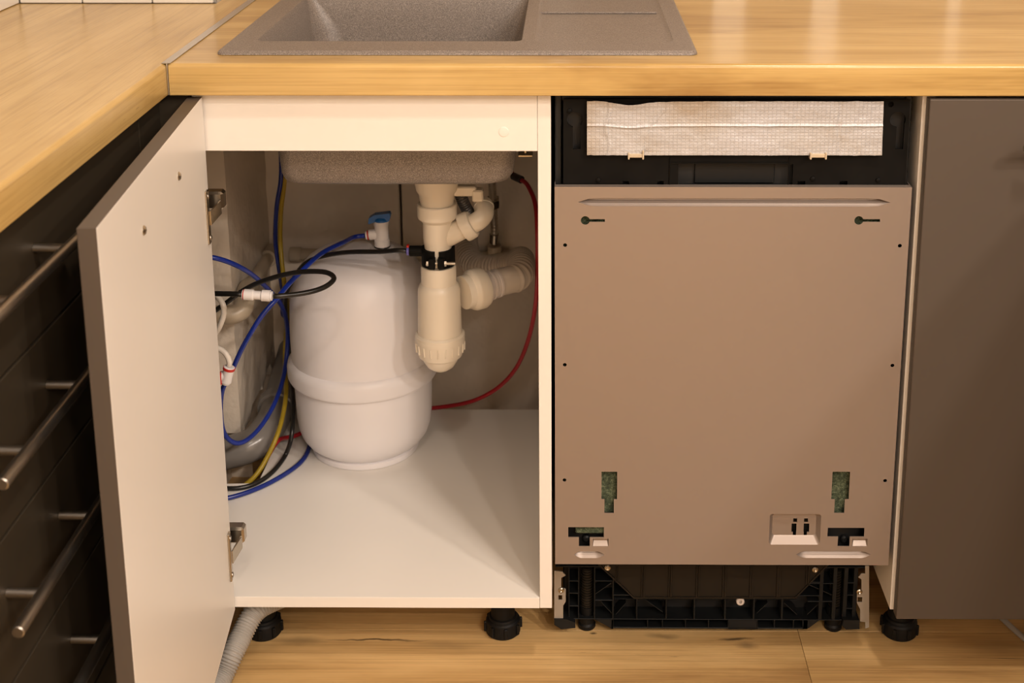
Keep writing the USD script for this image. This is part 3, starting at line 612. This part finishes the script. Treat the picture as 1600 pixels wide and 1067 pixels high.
for d in ((1010, 940, 1036, 958), (962, 962, 978, 944), (1226, 944, 1246, 962), (1183, 960, 1200, 944), (930, 930, 956, 912), (1264, 915, 1302, 932), (1262, 962, 1280, 945), (940, 943, 956, 960)): rib.append(diag(*d))
bf = obj('plinth_frame', rib, 'black_frame', dw, smooth=False)
obj('plinth_back', cbox(DX0+0.012, BY+0.030, 0.010, DX1-0.012, BY+0.034, 0.17, 0.0005), 'black_deep', dw)
obj('plinth_base', [cbox(DX0+0.01, BY+0.035, 0.008, DX1-0.01, 0.56, 0.179, 0.001)], 'black_plastic', dw)
q = np.array([W(*p, BY-0.004) for p in ((933, 880), (990, 934), (1243, 934), (1296, 880))]); trap = Polygon([(p[0], p[1]) for p in q])
tr2 = trap.buffer(-0.0022, join_style=2)
kp = obj('kick_plate', [prism(trap, BY-0.004, BY+0.002), prism(trap.difference(tr2), BY-0.0062, BY-0.004)], 'brown_plastic', dw, smooth=False, label='brown-black ribbed kick plate')
for x in (964, 1004.5, 1047, 1090.5, 1132, 1174.5, 1217, 1262):
    zb_ = 934 if 990 < x < 1243 else (911 if x < 990 else 915)
    obj('rib', [fr(x-2.3, 884, x-1.0, zb_-1, BY-0.0062, BY-0.004, 0.0003), fr(x+1.0, 884, x+2.3, zb_-1, BY-0.0062, BY-0.004, 0.0003)], 'brown_plastic', kp, smooth=False)
for px, py in ((949.5, 887.5), (1274, 890.5)):
    c = W(px, py, BY-0.006); s_ = obj('screw', [lathe([(0.0046, 0), (0.0045, 0.0012), (0.0030, 0.0024), (0.0016, 0.0021), (0.0004, 0.0012)], 18, (c[0], BY-0.005, c[1]), (0, -1, 0))], 'nickel', kp)
for x, y0_, y1_ in ((917, 888, 956), (1303.5, 890, 958)):
    c0, c1 = W(x, y1_, BY+0.012), W(x, y0_, BY+0.012); zz = np.linspace(c0[1], c1[1], 200); rr = 0.0078+0.0009*np.sign(np.sin(2*np.pi*(zz-zz[0])/0.0042))
    obj('foot_spindle', sweep(np.column_stack([np.full(200, c0[0]), np.full(200, BY+0.016), zz]), rr, 20), 'brown_plastic', dw, smooth=20)
    f0 = W(x, 981, BY); f1 = W(x, 955, BY)
    obj('foot', [lathe([(0.0110, 0.0004), (0.0125, 0.002), (0.0125, 0.007), (0.0105, 0.010), (0.0105, f1[1])], 24, (c0[0], BY+0.016, 0)), ], 'rubber_foot', dw)
for s in (0, 1):
    pts = [(866, 892), (878, 893), (884, 899), (877, 903), (877, 918), (884, 920), (884, 940), (880, 946), (880, 967), (866, 967)] if not s else [(1358, 884), (1352, 884), (1352, 896), (1346, 896), (1341, 902), (1346, 905), (1346, 922), (1339, 924), (1339, 942), (1344, 952), (1344, 971), (1352, 972), (1352, 982), (1358, 980)]
    pl_ = Polygon([W(*p, BY-0.006) for p in pts]).buffer(0)
    sq = (wrect(872.5, 930, 878.5, 937, BY-0.006) if not s else wrect(1340, 933, 1347, 940.5, BY-0.006))
    br = obj('side_bracket', prism(pl_.difference(sq), BY-0.006, BY-0.0045), 'bracket', dw, smooth=False, label='galvanised side bracket')
    c = W(877 if not s else 1343, 922.5 if not s else 925, BY-0.007)
    obj('screw', lathe([(0.0045, 0), (0.0042, 0.0012), (0.0025, 0.0022), (0.0006, 0.001)], 16, (c[0], BY-0.006, c[1]), (0, -1, 0)), 'nickel', br)
    L = [(866, 967), (885, 967.5), (899, 973), (899, 981), (877, 983), (866, 976)] if not s else [(1318, 969), (1343, 969), (1343, 983), (1322, 983.5), (1316, 978)]
    obj('corner_foot', prism(Polygon([W(*p, BY-0.008) for p in L]).buffer(0), BY-0.008, BY+0.02), 'black_frame', dw, smooth=False)
for m_ in [prism(Polygon([W(*p, BY) for p in P]).buffer(0), BY, BY+0.02) for P in (((930, 968), (958, 968), (957, 983), (943, 975)), ((1254, 983), (1254, 969), (1280, 969), (1264, 981)), ((1138, 968), (1184, 968), (1184, 983), (1138, 983)))]: obj('plinth_gusset', m_, 'black_frame', dw, smooth=False)
c = W(1157, 943, BY-0.004); obj('levelling_peg', [lathe([(0.0058, 0), (0.0058, 0.016), (0.0048, 0.017), (0.0024, 0.017), (0.0022, 0.012)], 22, (c[0], BY+0.013, c[1]), (0, -1, 0.15))], 'sleeve', dw, label='pale plastic levelling peg')

# ================================================================== WATER TANK
TX, TY = -0.3135, 0.430; Z0 = 0.1165
tk = thing('water_tank', 'white two-part filter pressure tank standing inside the sink cabinet', 'tank', (TX, TY, Z0))
def T(px, py): return at(px, py, Y=TY)[2]
obj('base_ring', lathe([(0.0865, 0), (0.0875, 0.003), (0.0870, 0.009), (0.080, 0.013)], 72, (TX, TY, Z0)), 'tank', tk)
zf0, zf1 = 0.247, 0.291
obj('lower_shell', lathe([(0.074, 0.0085), (0.0845, 0.0115), (0.0945, 0.019), (0.1025, 0.030), (0.1078, 0.045), (0.1102, 0.064), (0.1118, zf0-Z0-0.006), (0.1118, zf0-Z0+0.004)], 96, (TX, TY, Z0)), 'tank', tk, smooth=40)
fz = zf0-Z0; gz = zf1-Z0
obj('flange', lathe([(0.111, fz), (0.1195, fz+0.0015), (0.1218, fz+0.006), (0.1222, fz+0.020), (0.1208, fz+0.027), (0.1165, fz+0.033), (0.112, fz+0.036)], 96, (TX, TY, Z0)), 'tank', tk, smooth=40)
topz = 0.4600-Z0
obj('upper_shell', lathe([(0.1140, fz+0.030), (0.1148, gz+0.02), (0.1148, 0.215), (0.1138, 0.245), (0.1105, 0.275), (0.104, 0.298), (0.094, 0.317), (0.082, 0.329), (0.068, topz-0.005), (0.048, topz-0.001), (0.03, topz+0.001), (0.0, topz+0.002)], 96, (TX, TY, Z0)), 'tank', tk, smooth=50)
vp = at(597, 380, Y=TY); vx, vy, vz = vp[0], TY+0.0, 0.4600
vb = obj('valve', [lathe([(0.020, 0), (0.0205, 0.002), (0.0185, 0.005)], 32, (vx, vy, vz-0.002)), lathe([(0.0118, 0.003), (0.0122, 0.004), (0.0122, 0.0165), (0.0112, 0.018), (0.0112, 0.0385), (0.0120, 0.040), (0.0120, 0.047), (0.0100, 0.048)], 32, (vx, vy, vz))], 'valve_white', tk, label='white shut-off valve')
obj('seal', lathe([(0.0124, 0.003), (0.0130, 0.0042), (0.0124, 0.0055)], 28, (vx, vy, vz)), 'black_rubber', vb)
lev = [(vx-0.0205, vz+0.043), (vx-0.0190, vz+0.053), (vx-0.010, vz+0.0585), (vx+0.014, vz+0.0615), (vx+0.0155, vz+0.057), (vx+0.0135, vz+0.049), (vx+0.009, vz+0.0465), (vx-0.010, vz+0.0465)]
obj('lever', [prism(Polygon(lev).buffer(-0.001).buffer(0.001), vy-0.007, vy+0.007), lathe([(0.0117, 0.0465), (0.0117, 0.050), (0.009, 0.053)], 28, (vx, vy, vz))], 'valve_blue', vb, smooth=35, label='blue lever')
so = np.array([vx-0.011, vy, vz+0.0245]); sd = np.array([-1, -0.08, -0.12]); sd /= np.linalg.norm(sd)
obj('side_port', [rod(so+sd*-0.006, so+sd*0.0095, 0.0086, 24), rod(so+sd*0.0085, so+sd*0.0150, 0.0066, 24)], 'valve_white', vb)
obj('locking_clip', lathe([(0.0064, 0), (0.0080, 0.0004), (0.0080, 0.0020), (0.0064, 0.0024)], 24, so+sd*0.0100, sd), 'clip_red', vb, label='red locking clip')
port_end = so+sd*0.0145

# ================================================================== BOTTLE TRAP
SXc, SYc = -0.1705, 0.27
S = lambda py: at(690, py, Y=SYc)[2]
bt = thing('bottle_trap', 'cream plastic bottle trap hanging under the sink bowl', 'sink trap', (SXc, SYc, 0.32))
def pr(pairs): return [(r, S(y)) for r, y in pairs]
# visible z of a front-facing outline: profiles run from low to high
obj('strainer_body', [lathe([(0.0235, S(335)), (0.0245, S(316)), (0.0265, S(302)), (0.030, S(296)), (0.038, 0.655), (0.040, 0.6700)], 40, (SXc, SYc, 0)),
                      cbox(SXc+0.015, SYc-0.004, S(306), SXc+0.058, SYc+0.020, S(291), 0.002), cbox(SXc+0.052, SYc-0.006, S(314), SXc+0.068, SYc+0.014, S(296), 0.002)], 'siphon', bt, smooth=35)
nut = lathe([(0.0222, S(345)), (0.0285, S(339)), (0.0292, S(336)), (0.0292, S(319)), (0.0280, S(317.5)), (0.024, S(317.5))], 40, (SXc, SYc, 0))
obj('top_nut', nut, 'siphon', bt)
obj('tail_pipe', lathe([(0.0195, S(412)), (0.0200, S(384)), (0.0208, S(378)), (0.0215, S(372)), (0.0215, S(340)), (0.0195, S(338))], 40, (SXc, SYc, 0)), 'siphon', bt)
b0 = np.array([SXc+0.010, SYc, S(372)]); bd = np.array([0.85, -0.05, 0.49]); bd /= np.linalg.norm(bd)
obj('branch', [rod(b0, b0+bd*0.038, 0.0155, 28)], 'siphon', bt)
obj('branch_nut', [lathe([(0.0175, 0.0), (0.0212, 0.0012), (0.0218, 0.004), (0.0210, 0.014), (0.0190, 0.0170), (0.0150, 0.0180)], 32, b0+bd*0.0315, bd)], 'siphon', bt)
el = b0+bd*0.0655
obj('elbow', [sweep(spline([b0+bd*0.044, el-bd*0.004, el+np.array([0.0015, 0.006, 0.0035]), el+np.array([0.0012, 0.016, 0.0080]), el+np.array([-0.001, 0.028, 0.0115])], 0.003), 0.0142, 24), lathe([(0.0140, 0), (0.0152, 0.001), (0.0152, 0.004), (0.014, 0.005)], 24, el+np.array([0.0012, 0.018, 0.0085]), (-0.1, 0.85, 0.35))], 'siphon', bt)
obj('overflow_hose', [ribbed([at(716, 292, Y=0.292), at(719, 303, Y=0.294), at(726, 320, Y=0.30), at(738, 338, Y=0.31), at(752, 345, Y=0.315)], 0.0085, 0.0007, 0.004, 18)], 'dark_hose', bt, label='dark grey ribbed overflow hose')
obj('bottle', lathe([(0.0300, S(548)), (0.0332, S(540)), (0.0332, S(520)), (0.0318, S(470)), (0.0316, S(452)), (0.0296, S(445)), (0.0262, S(441)), (0.0262, S(418)), (0.0250, S(414)), (0.0205, S(413))], 48, (SXc, SYc, 0)), 'siphon', bt, smooth=35)
capn = lathe([(0.0, S(578)), (0.012, S(576.5)), (0.020, S(571)), (0.0252, S(563)), (0.0275, S(557)), (0.0325, S(554)), (0.0358, S(544)), (0.0372, S(530)), (0.0374, S(526)), (0.0365, S(523)), (0.0335, S(522))], 48, (SXc, SYc, 0))
obj('bottle_cap', [capn] + [rod((SXc+0.0362*math.cos(a), SYc+0.0362*math.sin(a), S(546)), (SXc+0.0368*math.cos(a), SYc+0.0368*math.sin(a), S(532)), 0.0012, 8) for a in np.linspace(0, 2*np.pi, 20, endpoint=False)], 'siphon', bt, smooth=35)
obj('cap_ring', lathe([(0.0345, S(527)), (0.0372, S(525)), (0.0372, S(521)), (0.0345, S(518))], 48, (SXc, SYc, 0)), 'siphon', bt)
o0 = np.array([SXc+0.020, SYc, 0.4440]); od = np.array([0.78, 0.60, 0.0]); od = np.array([0.82, 0.56, 0.035]); od /= np.linalg.norm(od)
obj('outlet_nut', [lathe([(0.0255, 0), (0.0262, 0.010), (0.0300, 0.014), (0.0315, 0.018), (0.0315, 0.030), (0.0288, 0.036), (0.0215, 0.0375)], 40, o0+od*0.018, od)], 'siphon', bt)
op = o0+od*0.052
obj('outlet_sleeve', [lathe([(0.0205, 0), (0.0215, 0.001), (0.0215, 0.012), (0.0228, 0.013), (0.0228, 0.0155), (0.0215, 0.017), (0.0215, 0.022), (0.0222, 0.023), (0.0222, 0.026), (0.020, 0.027)], 36, op, od)], 'sleeve', bt)
f0 = op+od*0.024
X_ = np.array([f0, f0+od*0.022, f0+od*0.037+np.array([0, 0.004, 0]), np.array([-0.0535, 0.412, 0.446]), np.array([-0.0580, 0.452, 0.430]), np.array([-0.078, 0.490, 0.410]), np.array([-0.106, 0.522, 0.393]), np.array([-0.135, 0.562, 0.381]), np.array([-0.155, 0.62, 0.383]), np.array([-0.163, 0.705, 0.397])])
def flexpipe():
    p = spline(X_, 0.0012); s = np.concatenate([[0], np.cumsum(np.linalg.norm(np.diff(p, axis=0), axis=1))]); r = np.full(len(p), 0.0208)
    m = (s > 0.030); r[m] = 0.0208+0.0018*np.maximum(0, np.sin(2*np.pi*(s[m]-0.030)/0.010))**0.5*np.minimum(1, (s[m]-0.030)/0.002)
    return sweep(p, r, 32)
obj('flexible_outlet', flexpipe(), 'flex', bt, smooth=35, label='ribbed flexible outlet pipe bending back to the wall')
# drain clamp
cl = thing('drain_clamp', 'black drain saddle clamped round the tail pipe of the trap', 'clamp', (SXc, SYc, 0.50))
zc0, zc1 = S(412.3), S(386)
cr_out, cr_in = 0.0248, 0.0203
def half(a0, a1):
    A = np.radians(np.linspace(a0, a1, 24)); o = [(cr_out*math.cos(a), cr_out*math.sin(a)) for a in A]; i_ = [(cr_in*math.cos(a), cr_in*math.sin(a)) for a in A[::-1]]
    return affinity.translate(Polygon(o+i_), SXc, SYc)
obj('left_jaw', [slab(half(98, 262), zc0, zc1)], 'black_plastic', cl)
obj('right_jaw', [slab(half(-82, 82), zc0, zc1)], 'black_plastic', cl)
zb_ = S(401)
obj('lug', [cbox(SXc-0.0115, SYc-0.034, zb_-0.007, SXc-0.0018, SYc-0.020, zb_+0.0075, 0.001), ], 'black_plastic', cl); obj('lug', [cbox(SXc+0.0018, SYc-0.034, zb_-0.007, SXc+0.0115, SYc-0.020, zb_+0.0075, 0.001)], 'black_plastic', cl)
obj('bolt', [rod((SXc-0.014, SYc-0.028, zb_), (SXc+0.028, SYc-0.028, zb_), 0.0024, 12), lathe([(0.0042, 0), (0.0042, 0.003), (0.003, 0.004)], 6, (SXc-0.0115, SYc-0.028, zb_), (-1, 0, 0))], 'nickel', cl)
obj('nut', lathe([(0.0045, 0), (0.0045, 0.003)], 6, (SXc+0.0117, SYc-0.028, zb_), (1, 0, 0)), 'nickel', cl)
obj('bolt', rod((SXc+0.004, SYc+0.028, S(384)), (SXc+0.036, SYc+0.028, S(383)), 0.0020, 12), 'black_deep', cl)
zp = at(650, 392, Y=SYc)[2]
obj('port', [rod((SXc-0.0218, SYc, zp), (SXc-0.0425, SYc, zp), 0.0080, 20)], 'black_plastic', cl)
obj('collet', [rod((SXc-0.0422, SYc, zp), (SXc-0.0465, SYc, zp), 0.0068, 20)], 'clip_violet', cl, label='violet collet')
obj('locking_clip', [cbox(SXc-0.0465, SYc-0.004, zp+0.0062, SXc-0.0425, SYc+0.004, zp+0.0095, 0.0006)], 'clip_red', cl, label='red locking clip')

# ================================================================== TUBES
def pts(*a):
    out = []
    for q in a:
        if len(q) == 3 and isinstance(q[2], float): out.append(at(q[0], q[1], Y=q[2]))
        elif len(q) == 3: out.append(at(q[0], q[1], Z=float(q[2][1:])))
    return out
def tube_thing(name, label, m, path, r=0.0037, cat='tube', n=12, group=None):
    t = thing(name, label, cat, path[0], group); obj('tube_wall', tube(path, r, n, 0.006), m, t, smooth=True); return t
F_ = 'z0.1206'; R_ = 'z0.1290'
p = [port_end+sd*0.0022, port_end+sd*0.018] + pts((540, 377, 0.39), (507, 393, 0.335), (479, 416, 0.285), (451, 444, 0.25), (431, 468, 0.215), (410, 492, 0.20), (395, 515, 0.195), (380, 541, 0.20), (367, 569, 0.21), (356, 592, 0.22), (349, 605, 0.225), (344.5, 635, 0.24), (348, 670, 0.26), (358, 687, 0.28), (370, 692.5, 0.29), (386, 687, 0.31), (405, 669, 0.34), (425, 638, 0.38), (440, 600, 0.43), (447, 565, 0.465), (449.5, 530, 0.48), (447, 499, 0.45), (440, 478, 0.41), (431, 465, 0.37), (422, 455, 0.34), (410, 443, 0.31), (395, 430, 0.28), (375, 417.5, 0.25), (352, 407.5, 0.23), (330, 402, 0.22), (300, 400, 0.215)) + [np.array([-0.66, 0.22, 0.515]), np.array([-0.78, 0.24, 0.50])]
bl = tube_thing('blue_tube', 'blue tube looping from the tank valve down and back up to the left', 'blue_tube', p)
p = [np.array([-0.446, 0.50, 0.812]), np.array([-0.449, 0.50, 0.74])] + pts((438.5, 283, 0.50), (434, 310, 0.50), (430.5, 350, 0.52), (431, 385, 0.538), (436, 420, 0.546), (440, 445, 0.550), (442.5, 470, 0.555), (445, 495, 0.562)) + [np.array([-0.4275, 0.575, 0.30]), np.array([-0.425, 0.555, 0.20]), np.array([-0.420, 0.535, 0.140]), np.array([-0.412, 0.500, 0.1215]), np.array([-0.4075, 0.460, 0.1206])] + pts((481, 704.5, F_), (470, 722, F_), (440, 744, F_), (400, 764, F_), (356, 778, F_), (330, 781, F_))
tube_thing('blue_tube', 'dark blue tube hanging behind the bowl and crossing the cabinet floor', 'dark_blue_tube', p)
p = [np.array([SXc-0.0470, SYc, zp]), np.array([SXc-0.060, SYc+0.002, zp])] + pts((600, 393, 0.285), (560, 393.5, 0.305), (520, 397, 0.338), (496, 402.5, 0.352), (481, 409, 0.360), (468, 421, 0.370), (457, 438, 0.385), (448, 456, 0.412), (446, 488, 0.474), (449.5, 520, 0.506), (453.5, 550, 0.516), (456, 600, 0.498), (457.5, 622, 0.455), (457.5, 655, 0.40), (455, 684, 0.375)) + pts((447, 709, 'z0.1250'), (439, 722, 'z0.1226'), (430, 733, 'z0.1215'), (406, 752, F_), (380, 761.5, F_), (355, 763, F_), (330, 760, F_))
tube_thing('black_tube', 'black tube running from the drain clamp round the tank to the floor', 'black_rubber', p)
cL = at(378, 460, Y=0.13); cR = at(426, 462.5, Y=0.13)
p = [cR+(cR-cL)*0.04] + pts((437, 462.5, 0.13), (462, 460, 0.14), (487, 455.5, 0.15), (508, 448, 0.165), (519, 440, 0.18), (521.5, 433, 0.195), (514, 427, 0.205), (495, 424, 0.215), (470, 425, 0.225), (445, 429, 0.23), (420, 436, 0.235), (395, 445.5, 0.24), (375, 457, 0.24), (355, 472, 0.24), (338, 484, 0.24), (318, 494, 0.24)) + [np.array([-0.65, 0.25, 0.44]), np.array([-0.78, 0.27, 0.43])]
tube_thing('black_tube', 'black tube curling in a loop in front of the tank from a white connector', 'black_rubber', p)
p = [cL-(cR-cL)*0.01] + pts((372, 459.5, 0.13), (350, 459, 0.14), (333, 458.5, 0.15), (312, 458, 0.16)) + [np.array([-0.62, 0.17, 0.475]), np.array([-0.78, 0.18, 0.465])]
tube_thing('black_tube', 'short straight black tube between the open door and the white connector', 'black_rubber', p)
cn = thing('tube_connector', 'white straight push-fit connector joining two black tubes', 'connector', (cL+cR)/2)
ax = (cR-cL)/np.linalg.norm(cR-cL); L = np.linalg.norm(cR-cL)
obj('body', [lathe([(0.0055, 0.003), (0.0078, 0.0034), (0.0078, L*0.36), (0.0062, L*0.40), (0.0062, L*0.62), (0.0080, L*0.66), (0.0080, L-0.0032), (0.0055, L-0.0028)], 28, cL, ax)], 'valve_white', cn)
obj('collet', [lathe([(0.0040, 0), (0.0066, 0.0003), (0.0066, 0.0026), (0.0045, 0.003)], 24, cL+ax*0.0005, ax)], 'valve_white', cn); obj('collet', [lathe([(0.0040, 0), (0.0066, 0.0003), (0.0066, 0.0026), (0.0045, 0.003)], 24, cR-ax*0.003, ax)], 'valve_white', cn)
obj('locking_clip', [lathe([(0.0052, 0), (0.0074, 0.0003), (0.0074, 0.0016), (0.0052, 0.002)], 24, cL+ax*0.0018, ax)], 'clip_red', cn, label='red locking clip')
p = [np.array([-0.447, 0.53, 0.812]), np.array([-0.451, 0.53, 0.74])] + pts((444.5, 283, 0.53), (440.5, 315, 0.53), (438, 350, 0.53), (438.5, 385, 0.53), (441, 415, 0.52), (445, 450, 0.520), (449, 495, 0.534), (447.5, 520, 0.534), (445.5, 550, 0.522), (446.5, 590, 0.480), (446, 625, 0.428), (440, 657, 0.398), (431, 685, 0.370), (418, 713, 0.356), (400, 742, 0.338), (384, 757, 0.330), (360, 775, 0.325)) 
tube_thing('yellow_tube', 'yellow tube dropping behind the tank through the cut-out in the floor panel', 'yellow_tube', p, 0.0039)
p = [np.array([-0.135, 0.482, 0.715]), np.array([-0.095, 0.478, 0.700])] + pts((803, 275.5, 0.468), (818, 283, 0.447), (828, 296, 0.425), (835.5, 315, 0.40), (839, 345, 0.372), (840, 380, 0.357), (840, 420, 0.356), (838, 465, 0.37), (831, 510, 0.40), (818, 552, 0.44), (800, 584, 0.475), (772, 610, 0.505), (735, 627.5, 0.53), (700, 634.5, 0.548), (660, 638.5, 0.553)) + [np.array([-0.34, 0.553, 0.1240]), np.array([-0.392, 0.538, 0.1295])] + pts((470, 677, R_), (449, 683.5, 0.425), (433, 690, 0.394), (425, 702, 0.383), (414, 722, 0.376), (402, 742, 0.370))
rt = tube_thing('red_tube', 'red tube sweeping down the right side and passing behind the tank', 'red_tube', p, 0.0036)
a = at(804, 276, Y=0.467); b = at(815, 281, Y=0.451); obj('end_fitting', rod(a-(b-a)*0.2, b, 0.0062, 18), 'black_rubber', rt, label='black end fitting')
p = pts((318, 458, 0.20), (332, 461, 0.20), (344, 468, 0.19), (350, 483, 0.185), (347, 500, 0.185), (341, 514, 0.19), (333, 524, 0.20), (318, 530, 0.215))
tube_thing('white_tube', 'upper short white tube curving out beside the open door', 'white_tube', p, 0.0042)
tf = np.array(at(354, 583, Y=0.19))
p = pts((316, 545, 0.185), (334, 542.5, 0.19), (346, 546.5, 0.19), (354, 554, 0.187), (358, 563, 0.188)) + [np.array(at(358.5, 571, Y=0.19))]
tube_thing('white_tube', 'lower white tube arching into the white tee fitting with red clips', 'white_tube', p, 0.0042)
te = thing('tee_fitting', 'white tee fitting with red clips hanging at the left by the door', 'fitting', tf)
t0, t1 = at(358.5, 573, Y=0.19), at(353, 597, Y=0.19); ta = (t1-t0)/np.linalg.norm(t1-t0); tl_ = np.linalg.norm(t1-t0)
obj('body', [rod(t0, t1, 0.0080, 22), rod(t0+ta*tl_*0.55, at(338, 590, Y=0.19), 0.0072, 20)], 'valve_white', te)
obj('locking_clip', lathe([(0.0070, 0), (0.0088, 0.0005), (0.0088, 0.0040), (0.0070, 0.0046)], 22, t0+ta*0.0005, ta), 'clip_red', te, label='red locking clip')
sb = at(345.5, 588.5, Y=0.19); obj('locking_clip', [cbox(sb[0]-0.0020, sb[1]-0.0085, sb[2]-0.0095, sb[0]+0.0020, sb[1]+0.004, sb[2]+0.0075, 0.0008)], 'clip_red', te, label='red locking clip')
obj('collet', rod(t1, t1+ta*0.003, 0.006, 20), 'valve_white', te)

# ================================================================== PIPES
wp = thing('waste_pipe', 'grey plastic waste pipe with an elbow low in the left corner', 'pipe', at(425, 680, Y=0.40))
a, b, c = np.array([-0.486, 0.7, 0.165]), np.array([-0.474, 0.5, 0.15]), np.array([-0.467, 0.415, 0.1445])
obj('pipe', sweep(spline([a, (a+b)/2, b], 0.02), 0.026, 32), 'grey_waste', wp)
el_pts = [b+np.array([0, -0.004, 0]), np.array([-0.472, 0.455, 0.148]), np.array([-0.4775, 0.424, 0.1425]), np.array([-0.490, 0.402, 0.134]), np.array([-0.515, 0.393, 0.126]), np.array([-0.545, 0.390, 0.119])]
obj('elbow', sweep(spline(el_pts, 0.006), 0.0270, 36), 'grey_waste', wp, smooth=True)
obj('socket', lathe([(0.027, 0), (0.0315, 0.002), (0.0325, 0.006), (0.0325, 0.020), (0.0300, 0.024), (0.027, 0.026)], 36, b+np.array([0, -0.012, -0.001]), a-b), 'grey_waste', wp)
obj('branch_pipe', sweep(spline([np.array([-0.54, 0.3905, 0.120]), np.array([-0.60, 0.385, 0.108]), np.array([-0.70, 0.38, 0.09])], 0.02), 0.0262, 32), 'grey_waste', wp)

wp2 = thing('water_pipe', 'beige plastic water pipe along the plaster chase with an elbow', 'pipe', at(385, 455, Y=0.47))
a = at(420, 402, Y=0.66); b = at(385, 456, Y=0.44)
obj('pipe', rod(a, b, 0.0105, 24), 'beige_pipe', wp2)
obj('wall_collar', rod(a+(a-b)*0.18, a-(a-b)*0.05, 0.0155, 28), 'beige_pipe', wp2)
obj('elbow', [sweep(spline([b+(a-b)*0.16, b, at(383.5, 470, Y=0.415), at(379, 483, Y=0.40), at(368, 490.5, Y=0.392), at(352, 491, Y=0.39)], 0.004), 0.0152, 28)], 'beige_pipe', wp2, smooth=True)
obj('pipe', rod(at(358, 489, Y=0.39), at(300, 492, Y=0.39), 0.0135, 24), 'beige_pipe', wp2)
wp3 = thing('water_pipe', 'beige water pipe running level along the back wall behind the tank', 'pipe', (-0.3, 0.69, 0.355))
za = at(440, 397, Y=0.69)
obj('pipe', rod((-0.478, 0.69, za[2]), (-0.083, 0.69, za[2]-0.004), 0.0105, 24), 'beige_pipe', wp3)
obj('coupling', [rod((-0.480, 0.690, za[2]), (-0.460, 0.690, za[2]), 0.0128, 28)], 'beige_pipe', wp3)
hx = at(772, 398, Y=0.66)
obj('riser_coupling', [rod((hx[0], 0.672, za[2]-0.006), (hx[0], 0.668, za[2]+0.026), 0.0125, 26)], 'beige_pipe', wp3)
hs = thing('supply_hose', 'braided steel supply hose rising from the wall pipe behind the trap', 'hose', (hx[0], 0.66, za[2]+0.02))
z1 = za[2]+0.0275
pp_ = spline([(hx[0], 0.668, z1), (hx[0]+0.001, 0.655, z1+0.05), (hx[0]+0.001, 0.62, z1+0.11), (hx[0]+0.002, 0.575, z1+0.17), (hx[0]+0.002, 0.545, z1+0.22), (hx[0]+0.002, 0.535, z1+0.29), (hx[0]+0.002, 0.53, z1+0.40)], 0.0015)
rr = 0.0066+0.0003*np.sin(np.arange(len(pp_))*1.25)
obj('braid', sweep(pp_, rr, 14), 'braid', hs, smooth=True)
hn = at(777, 322, Y=0.565); 
obj('nut', lathe([(0.0085, 0), (0.0118, 0.001), (0.0118, 0.018), (0.0095, 0.02)], 6, pp_[int(np.argmin([abs(py_of(q)-322) for q in pp_]))], (0, -0.45, 1)), 'nickel', hs, smooth=False)
obj('crimp', rod(pp_[2], pp_[14], 0.0082, 20), 'nickel', hs)

# ================================================================== HOSE AND CABLE ON THE FLOOR
p = [np.array([-0.345, 0.22, 0.070]), np.array([-0.356, 0.13, 0.076]), np.array([-0.374, 0.065, 0.078]), at(404, 950, Y=0.030), at(391, 966, Y=0.018), at(377, 993, Y=0.0), at(363, 1022, Y=-0.022), at(351, 1048, Y=-0.036), np.array([-0.452, -0.075, 0.0168]), np.array([-0.475, -0.16, 0.0168])]
gh = thing('drain_hose', 'grey corrugated drain hose coming out under the sink cabinet', 'hose', p[-2])
obj('corrugation', ribbed(p, 0.0146, 0.0011, 0.0042, 24), 'grey_hose', gh, smooth=60)
p = [np.array([0.60, 0.30, 0.0045]), at(1568, 968, Z=0.0045), at(1584, 983, Z=0.0045), at(1600, 997, Z=0.0045), at(1630, 1025, Z=0.0045)]
cbz = thing('power_cable', 'thin grey cable lying on the floor under the right cabinet', 'cable', p[1])
obj('sheath', tube(p, 0.0042, 12), 'grey_hose', cbz, smooth=True)
